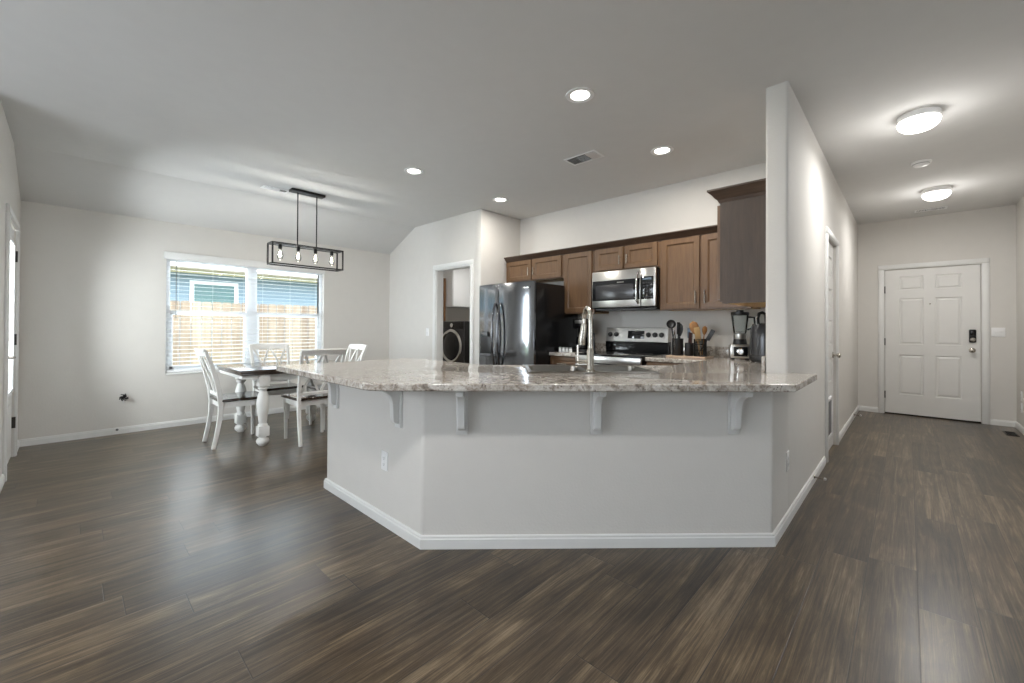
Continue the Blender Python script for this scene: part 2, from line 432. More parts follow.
# baseboards
def offs(path, d):
    out = []
    P = [Vector(p) for p in path]
    for i, p in enumerate(P):
        n = []
        if i > 0: e = (P[i]-P[i-1]).normalized(); n.append(Vector((e.y, -e.x)))
        if i < len(P)-1: e = (P[i+1]-P[i]).normalized(); n.append(Vector((e.y, -e.x)))
        b = sum(n, Vector((0, 0))).normalized(); out.append(p+b*(d/b.dot(n[0])))
    return out
def baseboard(name, path, h=.071, t=.014):     # room lies on the right of the path
    prof = [(0, 0), (t, 0), (t, h-.02), (t-.004, h-.014), (t-.004, h-.006), (t-.009, h), (0, h)]
    loops = []
    for i in range(len(path)):
        loops.append([])
    for d, z in prof:
        for i, p in enumerate(offs(path, d)): loops[i].append(Vector((p.x, p.y, z)))
    struct(MB().loft(loops).done(name, 'trim', smooth=25))
baseboard('baseboard_peninsula', [(1.433, 3.125), Cc, B, A, (4.60, YH)])
baseboard('baseboard_hall', [(5.55, YH), (XF, YH)][::1])
baseboard('baseboard_entry_left', [(XF, YH), (XF, .315)])
baseboard('baseboard_entry_right', [(XF, -.745), (XF, YR), (3.6, YR)])
baseboard('baseboard_window_side', [(XL, 5.945), (XL, YW), (XLN, YW), (XLN, 5.06)])
baseboard('baseboard_laundry', [(XLN, 4.19), (XLN, YA), (3.9, YA)])
baseboard('baseboard_left', [(-3.0, 4.43), (XL, 4.43), (XL, 4.95)])

# casings
def casing(name, f, w=.066, t=.016, bot=0, top=2.05, a=0, b=1):
    # f(u, z, d) -> world; opening from u=a to u=b
    m = MB()
    for (u0, u1, z0, z1) in ((a-w, a, bot, top), (b, b+w, bot, top), (a-w, b+w, top, top+w)):
        p, q = f(u0, z0, 0), f(u1, z1, t)
        m.box(p, q, .004)
        p, q = f(u0+.008, z0+(.008 if z0 > bot else 0), t-.001), f(u1-.008, z1-(.008 if z1 > top else 0), t+.005)
        m.box(p, q, .003)
    return struct(m.done(name, 'trim'))
casing('trim_1', lambda u, z, d: (XF-d, u, z), a=FD0-.004, b=FD1+.004, top=FDZ+.004)
casing('trim_2', lambda u, z, d: (u, YH-d, z), a=PX0, b=PX1, top=PZ)
casing('trim_3', lambda u, z, d: (XLN-d, u, z), a=LY0, b=LY1, top=LZ)
casing('trim_4', lambda u, z, d: (XL+d, u, z), a=DY0, b=DY1, top=2.05)
m = MB(); m.box((XLN, LY0-.001, 0), (XLN+.115, LY0+.015, LZ)); m.box((XLN, LY1-.015, 0), (XLN+.115, LY1+.001, LZ)); m.box((XLN, LY0+.015, LZ-.015), (XLN+.115, LY1-.015, LZ+.001))
struct(m.done('trim_5', 'trim'))

# ------------------------------------------------------------------ doors
def knob(parent, p, n, mat='nickel', r=.027, name='door_knob'):
    n = Vector(n); p = Vector(p); q = n.to_track_quat('Z', 'Y').to_matrix().to_4x4()
    m = MB(); m.lathe([(.03, 0), (.032, .004), (.026, .01), (.011, .012), (.011, .035), (r*.75, .04), (r, .052), (r*.9, .062), (r*.5, .067), (.001, .068)], mat=Matrix.Translation(p) @ q, seg=20)
    return m.done(name, mat, parent)
def panel_door(name, w, h, th, panels, org, ux, nrm, parent=None):
    """slab on the local frame org + ux*u + z, front on the nrm side; panels (u0,u1,z0,z1) raised fields in grooves"""
    ux = Vector(ux); nr = Vector(nrm); org = Vector(org)
    P = lambda u, z, d: org+ux*u+nr*d+Vector((0, 0, z))
    bm = MB()
    us = sorted({0, w} | {round(p[0], 4) for p in panels} | {round(p[1], 4) for p in panels})
    zs = sorted({0, h} | {round(p[2], 4) for p in panels} | {round(p[3], 4) for p in panels})
    inpan = lambda u, z: next((p for p in panels if p[0] < u < p[1] and p[2] < z < p[3]), None)
    for i in range(len(us)-1):
        for j in range(len(zs)-1):
            if inpan((us[i]+us[i+1])/2, (zs[j]+zs[j+1])/2): continue
            vs = [bm.bm.verts.new(P(u, z, th)) for u, z in ((us[i], zs[j]), (us[i+1], zs[j]), (us[i+1], zs[j+1]), (us[i], zs[j+1]))]
            bm.bm.faces.new(vs)
    for (a, b, c, d) in panels:
        loops = []
        for ins, dep in ((0, 0), (.004, -.012), (.014, -.013), (.034, -.003), (.038, -.003)):
            loops.append([P(a+ins, c+ins, th+dep), P(b-ins, c+ins, th+dep), P(b-ins, d-ins, th+dep), P(a+ins, d-ins, th+dep)])
        bm.loft(loops, cap0=False)
    c = [P(0, 0, 0), P(w, 0, 0), P(w, h, 0), P(0, h, 0)]; d = [P(0, 0, th), P(w, 0, th), P(w, h, th), P(0, h, th)]
    bm.loft([c, d], cap0=True, cap1=False)
    return bm.done(name, 'door', parent, smooth=20)
def hinge(parent, p0, p1, name='hinge', mat='darkmetal'): return MB().box(p0, p1, .002).done(name, mat, parent)

# front door: six panels
fd = struct(panel_door('door_1', .915, 2.03, .04, [(a_, b_, c_, d_) for a_, b_ in ((.148, .392), (.508, .752)) for c_, d_ in ((1.74, 1.93), (.98, 1.62), (.28, .835))],
                       (XF+.055, FD1-.004, .008), (0, -1, 0), (-1, 0, 0)))
knob(fd, (XF+.015, -.60, .93), (-1, 0, 0))
o = MB().box((XF-.012, -.635, 1.03), (XF+.016, -.57, 1.20), .012).done('deadbolt_keypad', 'blk_plastic', fd)
MB().box((XF-.022, -.627, 1.125), (XF-.010, -.578, 1.19), .008).done('keypad', 'blk_gloss', o)
m = MB(); m.lathe([(.026, 0), (.026, .012), (.018, .02), (.001, .021)], mat=Matrix.Translation((XF-.008, -.6025, 1.07)) @ Vector((-1, 0, 0)).to_track_quat('Z', 'Y').to_matrix().to_4x4()); m.done('thumb_turn', 'nickel', o)
for z in (.27, 1.02, 1.76): hinge(fd, (XF-.004, FD1-.008, z-.05), (XF+.02, FD1+.006, z+.05))
MB().lathe([(.009, 0), (.009, .006), (.001, .008)], mat=Matrix.Translation((XF+.016, -.215, 1.545)) @ Vector((-1, 0, 0)).to_track_quat('Z', 'Y').to_matrix().to_4x4(), seg=14).done('peephole', 'nickel', fd)
m = MB(); m.box((XF-.002, FD0+.001, 0), (XF+.12, FD1-.001, .018), .003); struct(m.done('trim_6', 'darkmetal'))
m = MB(); m.box((XF+.10, FD0, 0), (XF+.14, FD1, FDZ)); struct(m.done('trim_7', 'trim'))

# pantry door in the hall wall, five wide panels, pet door at the bottom
W_ = PX1-PX0-.012
pp = [(.12, W_-.12, z0, z1) for z0, z1 in ((.66, .90), (1.03, 1.27), (1.40, 1.58), (1.70, 1.90))]
pd = struct(panel_door('door_2', W_, 2.03, .035, pp, (PX0+.006, YH+.055, .012), (1, 0, 0), (0, -1, 0)))
pdk = knob(pd, (PX1-.075, YH+.02, .93), (0, -1, 0))
fl = MB()
x0, x1, z0, z1 = PX0+.19, PX1-.2, .14, .53
for a, b in (((x0, z0), (x1, z0+.03)), ((x0, z1-.03), (x1, z1)), ((x0, z0), (x0+.03, z1)), ((x1-.03, z0), (x1, z1))):
    fl.box((a[0], YH+.005, a[1]), (b[0], YH+.022, b[1]), .004)
pf = fl.done('pet_door_frame', 'white', pd)
MB().box((x0+.028, YH+.012, z0+.028), (x1-.028, YH+.018, z1-.028), .001).done('pet_flap', 'grey_plastic', pf)['label'] = 'translucent grey flap of the pet door'
for z in (.25, 1.06, 1.8): hinge(pd, (PX0-.006, YH-.006, z-.045), (PX0+.01, YH+.03, z+.045))
sbox('trim_8', (PX0, YH2-.02, 0), (PX1, YH2, PZ), 'trim')
# patio door in the left wall
w = DY1-DY0-.01; gz0, gz1 = .62, 1.9
m = MB(); X0, X1 = XL-.05, XL-.012
m.box((X0, DY0+.005, .01), (X1, DY0+.13, 2.04)); m.box((X0, DY1-.13, .01), (X1, DY1-.005, 2.04)); m.box((X0, DY0+.13, .01), (X1, DY1-.13, gz0)); m.box((X0, DY0+.13, gz1), (X1, DY1-.13, 2.04))
m.box((X1-.003, DY0+.16, .17), (X1+.008, DY1-.16, .50), .006)
pdr = struct(m.done('door_3', 'door'))
m = MB()
for (a, b, c, d) in ((DY0+.11, DY0+.14, gz0-.02, gz1+.02), (DY1-.14, DY1-.11, gz0-.02, gz1+.02), (DY0+.11, DY1-.11, gz0-.02, gz0+.01), (DY0+.11, DY1-.11, gz1-.01, gz1+.02)):
    m.box((X1-.002, a, c), (X1+.016, b, d), .005)
m.done('lite_frame', 'white', pdr)
MB().box((XL-.036, DY0+.13, gz0), (XL-.03, DY1-.13, gz1)).done('pane', 'pane', pdr)
# lever and deadbolt near the far... latch side
hl = MB(); q = Vector((1, 0, 0)).to_track_quat('Z', 'Y').to_matrix().to_4x4()
hl.lathe([(.03, 0), (.03, .008), (.012, .012), (.012, .05)], mat=Matrix.Translation((X1, DY0+.065, .935)) @ q)
hl.tube([(X1+.048, DY0+.065, .935), (X1+.052, DY0+.12, .933), (X1+.05, DY0+.18, .93)], [.011, .01, .008], 10)
hl.done('door_lever', 'nickel', pdr)
MB().lathe([(.03, 0), (.028, .012), (.014, .014), (.014, .03), (.001, .031)], mat=Matrix.Translation((X1, DY0+.065, 1.08)) @ q).done('deadbolt', 'nickel', pdr)
for z in (.31, 1.06, 1.81): hinge(pdr, (XL-.012, DY1-.01, z-.05), (XL+.012, DY1+.012, z+.05))

# ------------------------------------------------------------------ dining window and blind
m = MB(); fy0, fy1 = YW+.07, YW+.14
fr = .045
m.box((WX0, fy0, WZ0), (WX0+fr, fy1, WZ1), .004); m.box((WX1-fr, fy0, WZ0), (WX1, fy1, WZ1), .004)
m.box((WX0+fr, fy0, WZ0), (WX1-fr, fy1, WZ0+.04), .004); m.box((WX0+fr, fy0, WZ1-.04), (WX1-fr, fy1, WZ1), .004)
m.box((1.61, fy0, WZ0+.04), (1.73, fy1, WZ1-.04), .004)
wn = struct(m.done('window_1', 'vinyl'))
for (a, b) in ((WX0+fr, 1.61), (1.73, WX1-fr)):
    s = MB(); s.box((a, fy0+.006, 1.325), (b, fy1-.01, 1.375), .004)
    s.box((a, fy0+.006, WZ0+.04), (a+.03, fy1-.03, 1.325), .003); s.box((b-.03, fy0+.006, WZ0+.04), (b, fy1-.03, 1.325), .003); s.box((a, fy0+.006, WZ0+.04), (b, fy1-.03, WZ0+.075), .003)
    s.done('window_sash', 'vinyl', wn)
    MB().box((a, fy1-.04, WZ0+.04), (b, fy1-.036, WZ1-.04)).done('pane', 'pane', wn)
struct(MB().box((WX0-.0, YW-.012, WZ0-.022), (WX1+.0, YW+.07, WZ0+.001), .004).done('window_sill', 'trim'))
bl = thing('window_blind', 'open white horizontal slat blind under a valance in the dining window', 'blind', (1.67, YW, 0))
MB().box((-.925, -.03, 1.975), (.925, .03, 2.06), .006).done('valance', 'trim', bl)
N = 27
for (a, b) in ((-.89, -.003), (.003, .905)):
    s = MB(); zt, zb = 1.955, .668
    for i in range(N):
        z = zt-(zt-zb)*i/N
        mat = Matrix.Translation(((a+b)/2, .035, z)) @ Matrix.Rotation(R(3), 4, 'X')
        s.box((-(b-a)/2, -.024, -.0013), ((b-a)/2, .024, .0013), mat=mat)
    s.done('slats', 'slat', bl)
    MB().box((a, .015, WZ0+.006), (b, .058, WZ0+.026), .003).done('bottom_rail', 'slat', bl)
    c = MB()
    for u in (.12, .5, .88): c.cyl((a+(b-a)*u, .010, .66), (a+(b-a)*u, .010, 1.96), .0011, 6)
    c.done('ladder_cords', 'slat', bl)
MB().cyl((-.81, -.012, 1.27), (-.81, -.012, 1.95), .0035, 8).done('tilt_wand', 'grey_plastic', bl)

# outdoors
struct(sbox('ground', (-30, 6.47, -.35), (40, 60, -.25), 'leaf'))
fx0, fx1, FY = -4, 9.5, 8.8
fe = thing('wood_fence', 'tan cedar privacy fence seen through the dining window blind', 'fence', (2.6, FY, -.25))
s = MB(); n = int((fx1-fx0)/.146)
for i in range(n):
    x = fx0+i*.146-2.6
    h = 1.86+random.uniform(-.006, .006)
    s.loft([[Vector((x+.005, y, 0)), Vector((x+.141, y, 0)), Vector((x+.141, y, h-.02)), Vector((x+.125, y, h)), Vector((x+.021, y, h)), Vector((x+.005, y, h-.02))] for y in (-.008, .008)])
s.done('fence_boards', 'fence', fe)
s = MB()
for z in (.3, 1.0, 1.6): s.box((fx0-2.6, .01, z), (fx1-2.6, .05, z+.09))
s.done('fence_rails', 'fence', fe)
hs = thing('neighbor_house', 'blue sided house with olive fascia standing beyond the fence', 'house', (3, 11.5, -.25))
box('siding_wall', (-7, 0, 0), (8, 5, 2.62), 'siding', hs)
box('fascia', (-7.3, -.45, 2.56), (8.3, -.41, 2.68), 'olive', hs)
box('soffit', (-7.3, -.41, 2.60), (8.3, .02, 2.63), 'trim', hs)
MB().loft([[Vector((x, -.5, 2.68)), Vector((x, 5.5, 5.4)), Vector((x, 5.5, 5.3)), Vector((x, -.4, 2.62))] for x in (-7.3, 8.3)]).done('roof', 'roof', hs)
wf = MB()
for a, b in (((-1.2, 1.5), (-.28, 1.58)), ((-1.2, 2.37), (-.28, 2.45)), ((-1.2, 1.58), (-1.12, 2.37)), ((-.36, 1.58), (-.28, 2.37))): wf.box((a[0], -.03, a[1]), (b[0], 0, b[1]), .003)
wfo = wf.done('window', 'trim', hs); box('pane', (-1.12, -.015, 1.58), (-.36, -.005, 2.37), 'teal', wfo)

# ------------------------------------------------------------------ countertop with bar overhang
CT, CTK = .914, .038
outer = [(3.178, YH), (3.178, .408), (2.505, .408), (2.49, .414), (1.05, 1.87), (1.012, 1.925), (1.0, 1.99), (1.0, 3.23), (1.02, 3.25),
         (2.12, 3.25), (2.12, 2.30), (3.12, 1.30), (3.80, 1.30), (3.80, 1.838), (XK, 1.838), (XK, YH2), (XE-.003, YH2), (XE-.003, YH)]
ct = thing('kitchen_countertop', 'speckled beige granite-look bar counter wrapping the white peninsula', 'countertop', (2.0, 1.8, CT-CTK))
rel = lambda pts: [(x-2.0, y-1.8) for x, y in pts]
body = MB().prism(rel(outer), 0, CTK).done('counter_slab', 'granite', ct)
# sink frame: local u along the diagonal (towards the camera's right), v towards the kitchen
SU, SV = Vector((.7071, -.7071, 0)), Vector((.7071, .7071, 0))
SK = Vector((2.415, 1.59, 0))     # sink centre
SMAT = Matrix(((SU.x, SV.x, 0, SK.x), (SU.y, SV.y, 0, SK.y), (0, 0, 1, CT), (0, 0, 0, 1)))
def cut(target, cutter_mb, matw):
    c = cutter_mb.done('cutter', 'granite'); c.matrix_world = matw
    mo = target.modifiers.new('cut', 'BOOLEAN'); mo.operation = 'DIFFERENCE'; mo.object = c; mo.solver = 'EXACT'
    bpy.context.view_layer.update()
    dg = bpy.context.evaluated_depsgraph_get()
    me = bpy.data.meshes.new_from_object(target.evaluated_get(dg))
    target.modifiers.clear(); target.data = me
    cm = c.data; bpy.data.objects.remove(c); bpy.data.meshes.remove(cm)
cut(body, MB().box((-.39, -.205, -.1), (.39, .205, .1)), SMAT)
b = body.modifiers.new('bevel', 'BEVEL'); b.width = .006; b.segments = 2; b.limit_method = 'ANGLE'; b.angle_limit = R(50)
ct2 = thing('stove_side_countertop', 'short granite-look counter between the black fridge and the stove', 'countertop', (4.11, 2.81, CT-CTK))
MB().box((-.33, -.205, 0), (XK-4.11, .183, CTK), .006).done('counter_slab', 'granite', ct2)
tag(box('backsplash', (XK-.02, YH2+.021, CT), (XK-.001, 1.838, CT+.1), 'granite', bev=.003), 'low granite-look backsplash strip along the wall beside the blender', 'backsplash')
tag(box('backsplash', (XE+.0, YH2+.001, CT), (XK-.021, YH2+.021, CT+.1), 'granite', bev=.003), 'low granite-look backsplash strip ending at the tall wall column', 'backsplash')
tag(box('backsplash', (XK-.02, 2.608, CT), (XK-.001, 3.0, CT+.1), 'granite', bev=.003), 'low backsplash strip on the short counter between fridge and stove', 'backsplash')

# corbels: local frame, back plane y=0, projects to -y
def corbel(x, y, rz, label):
    t = thing('counter_corbel', label, 'corbel', (x, y, .876), rz, 'white corbels under the bar counter')
    MB().box((-.031, -.016, -.262), (.031, 0, -.0005), .003).done('back_plate', 'trim', t)
    pts = [(-.016, 0), (-.155, 0), (-.16, -.012), (-.156, -.028)]
    for i in range(9):
        a = R(90*i/8); pts.append((-.058-.094*(1-math.sin(a)), -.036-.085*(1-math.cos(a))))
    pts += [(-.056, -.15), (-.054, -.205), (-.05, -.22), (-.038, -.232), (-.016, -.238)]
    MB().loft([[Vector((xx, p[0], p[1]-.0005)) for p in pts] for xx in (-.019, .019)]).done('bracket', 'trim', t, bevel=.003)
    return t
rot45 = R(-45)
for (s_, lab) in ((.213, 'white corbel under the counter just right of the peninsula corner'), (.94, 'white corbel under the middle of the front counter, below the faucet'), (1.70, 'white corbel under the front counter nearest the hallway')):
    corbel(1.313+s_*.7071, 1.905-s_*.7071, R(-45), lab)
corbel(1.313, 2.13, R(-90), 'white corbel on the left peninsula face, above the outlet')
corbel(1.313, 2.95, R(-90), 'white corbel at the far end of the left peninsula face, near the dining chairs')

# base cabinets on the kitchen side
def shaker(name, parent, w, h, org, ux, nrm, mat='wood', st=.055, th=.02):
    ux = Vector(ux); nr = Vector(nrm); org = Vector(org)
    P = lambda u, z, d: org+ux*u+nr*d+Vector((0, 0, z))
    m = MB(); loops = []
    for ins, dep in ((0, 0), (0, th-.002), (.002, th), (st, th), (st+.003, th-.004), (st+.010, th-.007), (st+.012, th-.010)):
        loops.append([P(ins, ins, dep), P(w-ins, ins, dep), P(w-ins, h-ins, dep), P(ins, h-ins, dep)])
    m.loft(loops)
    return m.done(name, mat, parent, smooth=20)
def pull(parent, p, nrm, length=.128, mat='nickel', horiz=None):
    p = Vector(p); n = Vector(nrm); d = Vector(horiz) if horiz else Vector((0, 0, 1))
    m = MB(); m.tube([p-d*length/2+n*.028, p+d*length/2+n*.028], .0055, 10)
    for s_ in (-1, 1): m.tube([p+d*s_*(length/2-.02), p+d*s_*(length/2-.02)+n*.028], .0045, 8)
    return m.done('handle', mat, parent)
bc = thing('base_cabinet', 'dark wood base cabinet between the fridge and the stove', 'cabinet', (4.11, 2.81, 0))
MB().box((-.29, -.195, .1), (.325, .183, CT-CTK-.001)).box((-.22, -.195, 0), (.325, .183, .1)).done('body', 'wood', bc)
dr = shaker('drawer', bc, .36, .14, (-.29, .18, .72), (0, -1, 0), (-1, 0, 0), 'wood_h', .03); pull(dr, (-.31, 0, .79), (-1, 0, 0), horiz=(0, 1, 0))
dd = shaker('door', bc, .36, .58, (-.29, .18, .12), (0, -1, 0), (-1, 0, 0)); pull(dd, (-.31, -.13, .6), (-1, 0, 0))
bc = thing('base_cabinet', 'dark wood corner base cabinet right of the stove', 'cabinet', (4.11, 1.2, 0))
MB().box((-.29, -.52, .1), (.325, .63, CT-CTK-.001)).box((-.22, -.52, 0), (.325, .63, .1)).done('body', 'wood', bc)
dr = shaker('drawer', bc, .50, .14, (-.29, .62, .72), (0, -1, 0), (-1, 0, 0), 'wood_h', .03); pull(dr, (-.31, .37, .79), (-1, 0, 0), horiz=(0, 1, 0))
dd = shaker('door', bc, .50, .58, (-.29, .62, .12), (0, -1, 0), (-1, 0, 0)); pull(dd, (-.31, .55, .6), (-1, 0, 0))
bc = thing('base_cabinet', 'dark wood base cabinet against the hall wall under the counter', 'cabinet', (3.4, .97, 0))
MB().box((-.25, -.3, .1), (.41, .3, CT-CTK-.001)).box((-.25, -.3, 0), (.41, .23, .1)).done('body', 'wood', bc)
dd = shaker('door', bc, .40, .74, (.40, .3, .12), (-1, 0, 0), (0, 1, 0)); pull(dd, (.06, .32, .78), (0, 1, 0))
bc = thing('base_cabinet', 'dark wood cabinet along the left arm of the peninsula', 'cabinet', (1.75, 2.75, 0))
MB().box((-.315, -.40, .1), (.33, .37, CT-CTK-.001)).box((-.315, -.40, 0), (.26, .37, .1)).done('body', 'wood', bc)
for i in (0, 1):
    dd = shaker('door', bc, .365, .74, (.33, -.385+i*.38, .12), (0, 1, 0), (1, 0, 0)); pull(dd, (.35, -.06+i*.10, .78), (1, 0, 0))
bc = thing('sink_cabinet', 'dark wood sink cabinet set diagonally inside the peninsula', 'cabinet', (2.42, 1.58, 0), R(-45))
MB().box((-.46, -.38, .1), (.46, .52, .68)).box((-.46, -.38, .68), (-.44, .52, CT-CTK-.001)).box((.44, -.38, .68), (.46, .52, CT-CTK-.001)).box((-.44, .5, .68), (.44, .52, CT-CTK-.001)).box((-.46, -.38, 0), (.46, .45, .1)).done('body', 'wood', bc)
for i in (0, 1):
    dd = shaker('door', bc, .44, .74, (.45-i*.455, .52, .12), (-1, 0, 0), (0, 1, 0)); pull(dd, (.06-i*.12, .54, .78), (0, 1, 0))

# ------------------------------------------------------------------ sink and faucet
sk = thing('double_sink', 'stainless double bowl sink set into the beige counter', 'sink', SK+Vector((0, 0, CT)), R(-45))
def circ(r, n, z, cx, cy):
    return [Vector((cx+r*math.cos(2*PI*i/n), cy+r*math.sin(2*PI*i/n), z)) for i in range(n)]
for sx in (-1, 1):
    cx = sx*.205
    m = MB(); L = lambda w, h, r, z: [Vector((x, y, z)) for x, y in rrect(cx, 0, w, h, r)]
    lo = [L(.41 if True else 0, .52, .012, .0015), L(.41, .52, .012, .004), L(.385, .50, .02, .006), L(.362, .40, .05, .005), L(.355, .39, .055, -.004), L(.345, .38, .06, -.16), L(.30, .335, .06, -.185), L(.10, .10, .045, -.19)]
    m.loft(lo, cap0=False)
    bo = m.done('bowl', 'sink_steel', sk)
    MB().lathe([(.045, .0), (.045, .004), (.035, .005), (.03, -.002), (.001, -.002)], (cx, 0, -.188), 20).done('strainer', 'chrome', bo)
FB = Vector((2.225, 1.435, CT+.006))
fa = thing('kitchen_faucet', 'tall brushed gooseneck faucet rising behind the sink', 'faucet', FB)
m = MB(); m.lathe([(.03, 0), (.03, .008), (.024, .014), (.0215, .02), (.0215, .13), (.017, .14), (.0165, .16)], seg=20); m.done('body', 'nickel', fa)
dk = (SV*.15+(-SU)*.010)
pts = [(0, 0, .15), (0, 0, .30)]
for i in range(1, 13):
    a = PI*i/12; u = (1-math.cos(a))/2; pts.append((dk.x*u, dk.y*u, .33+.07*math.sin(a)))
MB().tube(pts, .0145, 14).done('gooseneck', 'nickel', fa)
e = Vector((dk.x, dk.y, .33)); e2 = e+Vector((0, 0, -.17))-SU*.014
MB().tube([e, e-Vector((0, 0, .03)), e-Vector((0, 0, .035)), e2+Vector((0, 0, .03)), e2], [.0145, .0145, .019, .024, .021], 14).done('spray_head', 'nickel', fa)
m = MB(); hb = Vector((0, 0, .06)); hd = -SU
m.tube([hb, hb+hd*.085], .0105, 12); m.tube([hb+hd*.078-Vector((0, 0, .01)), hb+hd*.08+Vector((0, 0, .105))], [.008, .0065], 10); m.done('handle', 'nickel', fa)

# ------------------------------------------------------------------ upper cabinets
FX = 4.11   # face of the boxes
Z0, Z1 = 1.372, 2.095
def upper(name, label, y0, y1, z0, z1, doors, handles):
    t = thing(name, label, 'cabinet', (FX, (y0+y1)/2, z0), 0, 'wall cabinets')
    oy = (y0+y1)/2
    MB().box((0, y0-oy, .012), (XK-FX-.001, y1-oy, z1-z0)).box((-.001, y0-oy, 0), (.019, y1-oy, .04)).done('body', 'wood', t)
    MB().box((.019, y0-oy+.002, .006), (XK-FX-.002, y1-oy-.002, .0115)).done('bottom_panel', 'cab_bottom', t)
    for (a, b), h in zip(doors, handles):
        d = shaker('door', t, b-a, z1-z0-.035, (0, b-oy, .014), (0, -1, 0), (-1, 0, 0), st=.05)
        if h:
            yy = a+.03-oy if h[0] == 'r' else b-.03-oy
            pull(d, (-.02, yy, h[1]), (-1, 0, 0), h[2])
    return t
upper('wall_cabinet', 'two-door wooden wall cabinet above the black fridge', 3.035, 4.0, 1.80, Z1, [(3.545, 3.985), (3.06, 3.52)], [('r', .12, .10), ('l', .12, .10)])
upper('wall_cabinet', 'single-door wooden wall cabinet between fridge and microwave', 2.60, 3.033, 1.36, Z1, [(2.63, 3.01)], [None])
upper('wall_cabinet', 'short two-door wooden wall cabinet directly above the microwave', 1.83, 2.598, 1.82, Z1, [(2.235, 2.58), (1.85, 2.21)], [('r', .11, .10), ('l', .11, .10)])
upper('wall_cabinet', 'tall two-door wooden wall cabinet right of the microwave', 1.0, 1.828, Z0, Z1, [(1.435, 1.805), (1.04, 1.41)], [('r', .12, .128), ('l', .12, .128)])
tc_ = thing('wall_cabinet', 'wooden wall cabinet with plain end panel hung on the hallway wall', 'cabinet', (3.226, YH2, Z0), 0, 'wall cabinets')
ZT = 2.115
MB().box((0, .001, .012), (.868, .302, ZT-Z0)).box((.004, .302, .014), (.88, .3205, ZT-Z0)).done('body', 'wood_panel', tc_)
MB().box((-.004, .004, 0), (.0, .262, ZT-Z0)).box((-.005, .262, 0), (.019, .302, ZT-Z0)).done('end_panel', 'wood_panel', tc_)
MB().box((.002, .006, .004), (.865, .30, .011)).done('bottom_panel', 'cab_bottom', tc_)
d = shaker('door', tc_, .42, ZT-Z0-.06, (.425, .321, .03), (-1, 0, 0), (0, 1, 0)); pull(d, (.39, .341, .12), (0, 1, 0))
d = shaker('door', tc_, .40, ZT-Z0-.06, (.85, .321, .03), (-1, 0, 0), (0, 1, 0)); pull(d, (.48, .341, .12), (0, 1, 0))
def crown(path, z, name, label, k=1.0):
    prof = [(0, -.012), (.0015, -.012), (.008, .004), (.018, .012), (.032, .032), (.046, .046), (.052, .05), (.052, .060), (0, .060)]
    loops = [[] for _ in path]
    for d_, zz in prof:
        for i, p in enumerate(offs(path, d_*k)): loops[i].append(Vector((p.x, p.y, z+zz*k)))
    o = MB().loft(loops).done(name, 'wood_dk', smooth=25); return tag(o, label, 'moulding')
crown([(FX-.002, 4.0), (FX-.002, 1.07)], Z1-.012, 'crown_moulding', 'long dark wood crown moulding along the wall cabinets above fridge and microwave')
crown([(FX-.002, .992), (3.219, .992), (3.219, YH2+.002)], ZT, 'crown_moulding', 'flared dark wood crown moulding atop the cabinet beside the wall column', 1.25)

# ------------------------------------------------------------------ refrigerator
fg = thing('refrigerator', 'black side-by-side refrigerator with ice dispenser', 'refrigerator', (3.95, 3.455, 0))
y0, y1 = -.452, .452; sp = .085   # split between doors (local y)
MB().box((-.385, y0, .02), (.42, y1, 1.70), .006).done('body', 'blk_side', fg)
MB().box((-.40, y0+.02, .01), (-.36, y1-.02, .10)).done('toe_grille', 'blk_plastic', fg)
def fdoor(name, a, b):
    n = 8; loops = []
    for i in range(n+1):
        u = i/n; y = a+(b-a)*u; xx = -.428-.024*(1-(y/.452)**2)
        if i in (0, n): xx += .004
        loops.append([Vector((-.392, y, .11)), Vector((xx, y, .11)), Vector((xx, y, 1.715)), Vector((-.392, y, 1.715))])
    return MB().loft(loops).done(name, 'blk_steel', fg, bevel=.004)
d1 = fdoor('door', sp+.003, y1); d2 = fdoor('door', y0, sp-.003)
def fhandle(par, y):
    m = MB(); pts = []
    for i in range(15):
        u = i/14; pts.append((-.452-.06*math.sin(PI*u)**.6-.004, y, .72+.76*u))
    m.tube(pts, .013, 12); return m.done('handle', 'dark_steel', par)
fhandle(d1, sp+.045); fhandle(d2, sp-.045)
m = MB(); m.box((-.456, .18, .84), (-.44, .40, 1.14), .006); ds = m.done('ice_dispenser', 'blk_gloss', d1)
MB().box((-.462, .20, .86), (-.452, .38, 1.08), .004).done('recess', 'blk_plastic', ds)
MB().box((-.475, .19, .845), (-.45, .39, .875), .004).done('drip_tray', 'grey_plastic', ds)
MB().box((-.452, -.40, 1.636), (-.438, -.30, 1.652), .002).done('badge', 'chrome', d2)

# ------------------------------------------------------------------ microwave
mw = thing('microwave', 'stainless over-the-range microwave with dark window', 'microwave', (4.05, 2.212, 1.405))
a, b = -.378, .366
MB().box((0, a, 0), (.38, b, .405), .004).done('body', 'blk_side', mw)
dr = MB().box((-.028, a+.165, .012), (0, b, .405), .005).done('door', 'steel', mw)
MB().box((-.031, a+.17, .085), (-.024, b-.012, .305), .002).done('window', 'dk_glass', dr)
MB().box((-.033, a+.24, .10), (-.029, b-.05, .255), .001).done('inner_screen', 'graphite', dr)
MB().box((-.0335, -.03, .272), (-.0305, .05, .281)).done('badge', 'chrome', dr)
MB().tube([(-.03, a+.185, .045), (-.06, a+.19, .075), (-.066, a+.19, .2), (-.06, a+.19, .335), (-.03, a+.185, .365)], .012, 12).done('handle', 'chrome', dr)
cp = MB().box((-.028, a, .012), (0, a+.162, .405), .005).done('control_panel', 'steel', mw)
k_ = MB().box((-.031, a+.022, .085), (-.024, a+.158, .315), .002).done('keypad', 'dk_glass', cp)
m = MB()
for i in range(3):
    for j in range(6): m.box((-.0325, a+.04+i*.036, .10+j*.028), (-.0305, a+.062+i*.036, .114+j*.028))
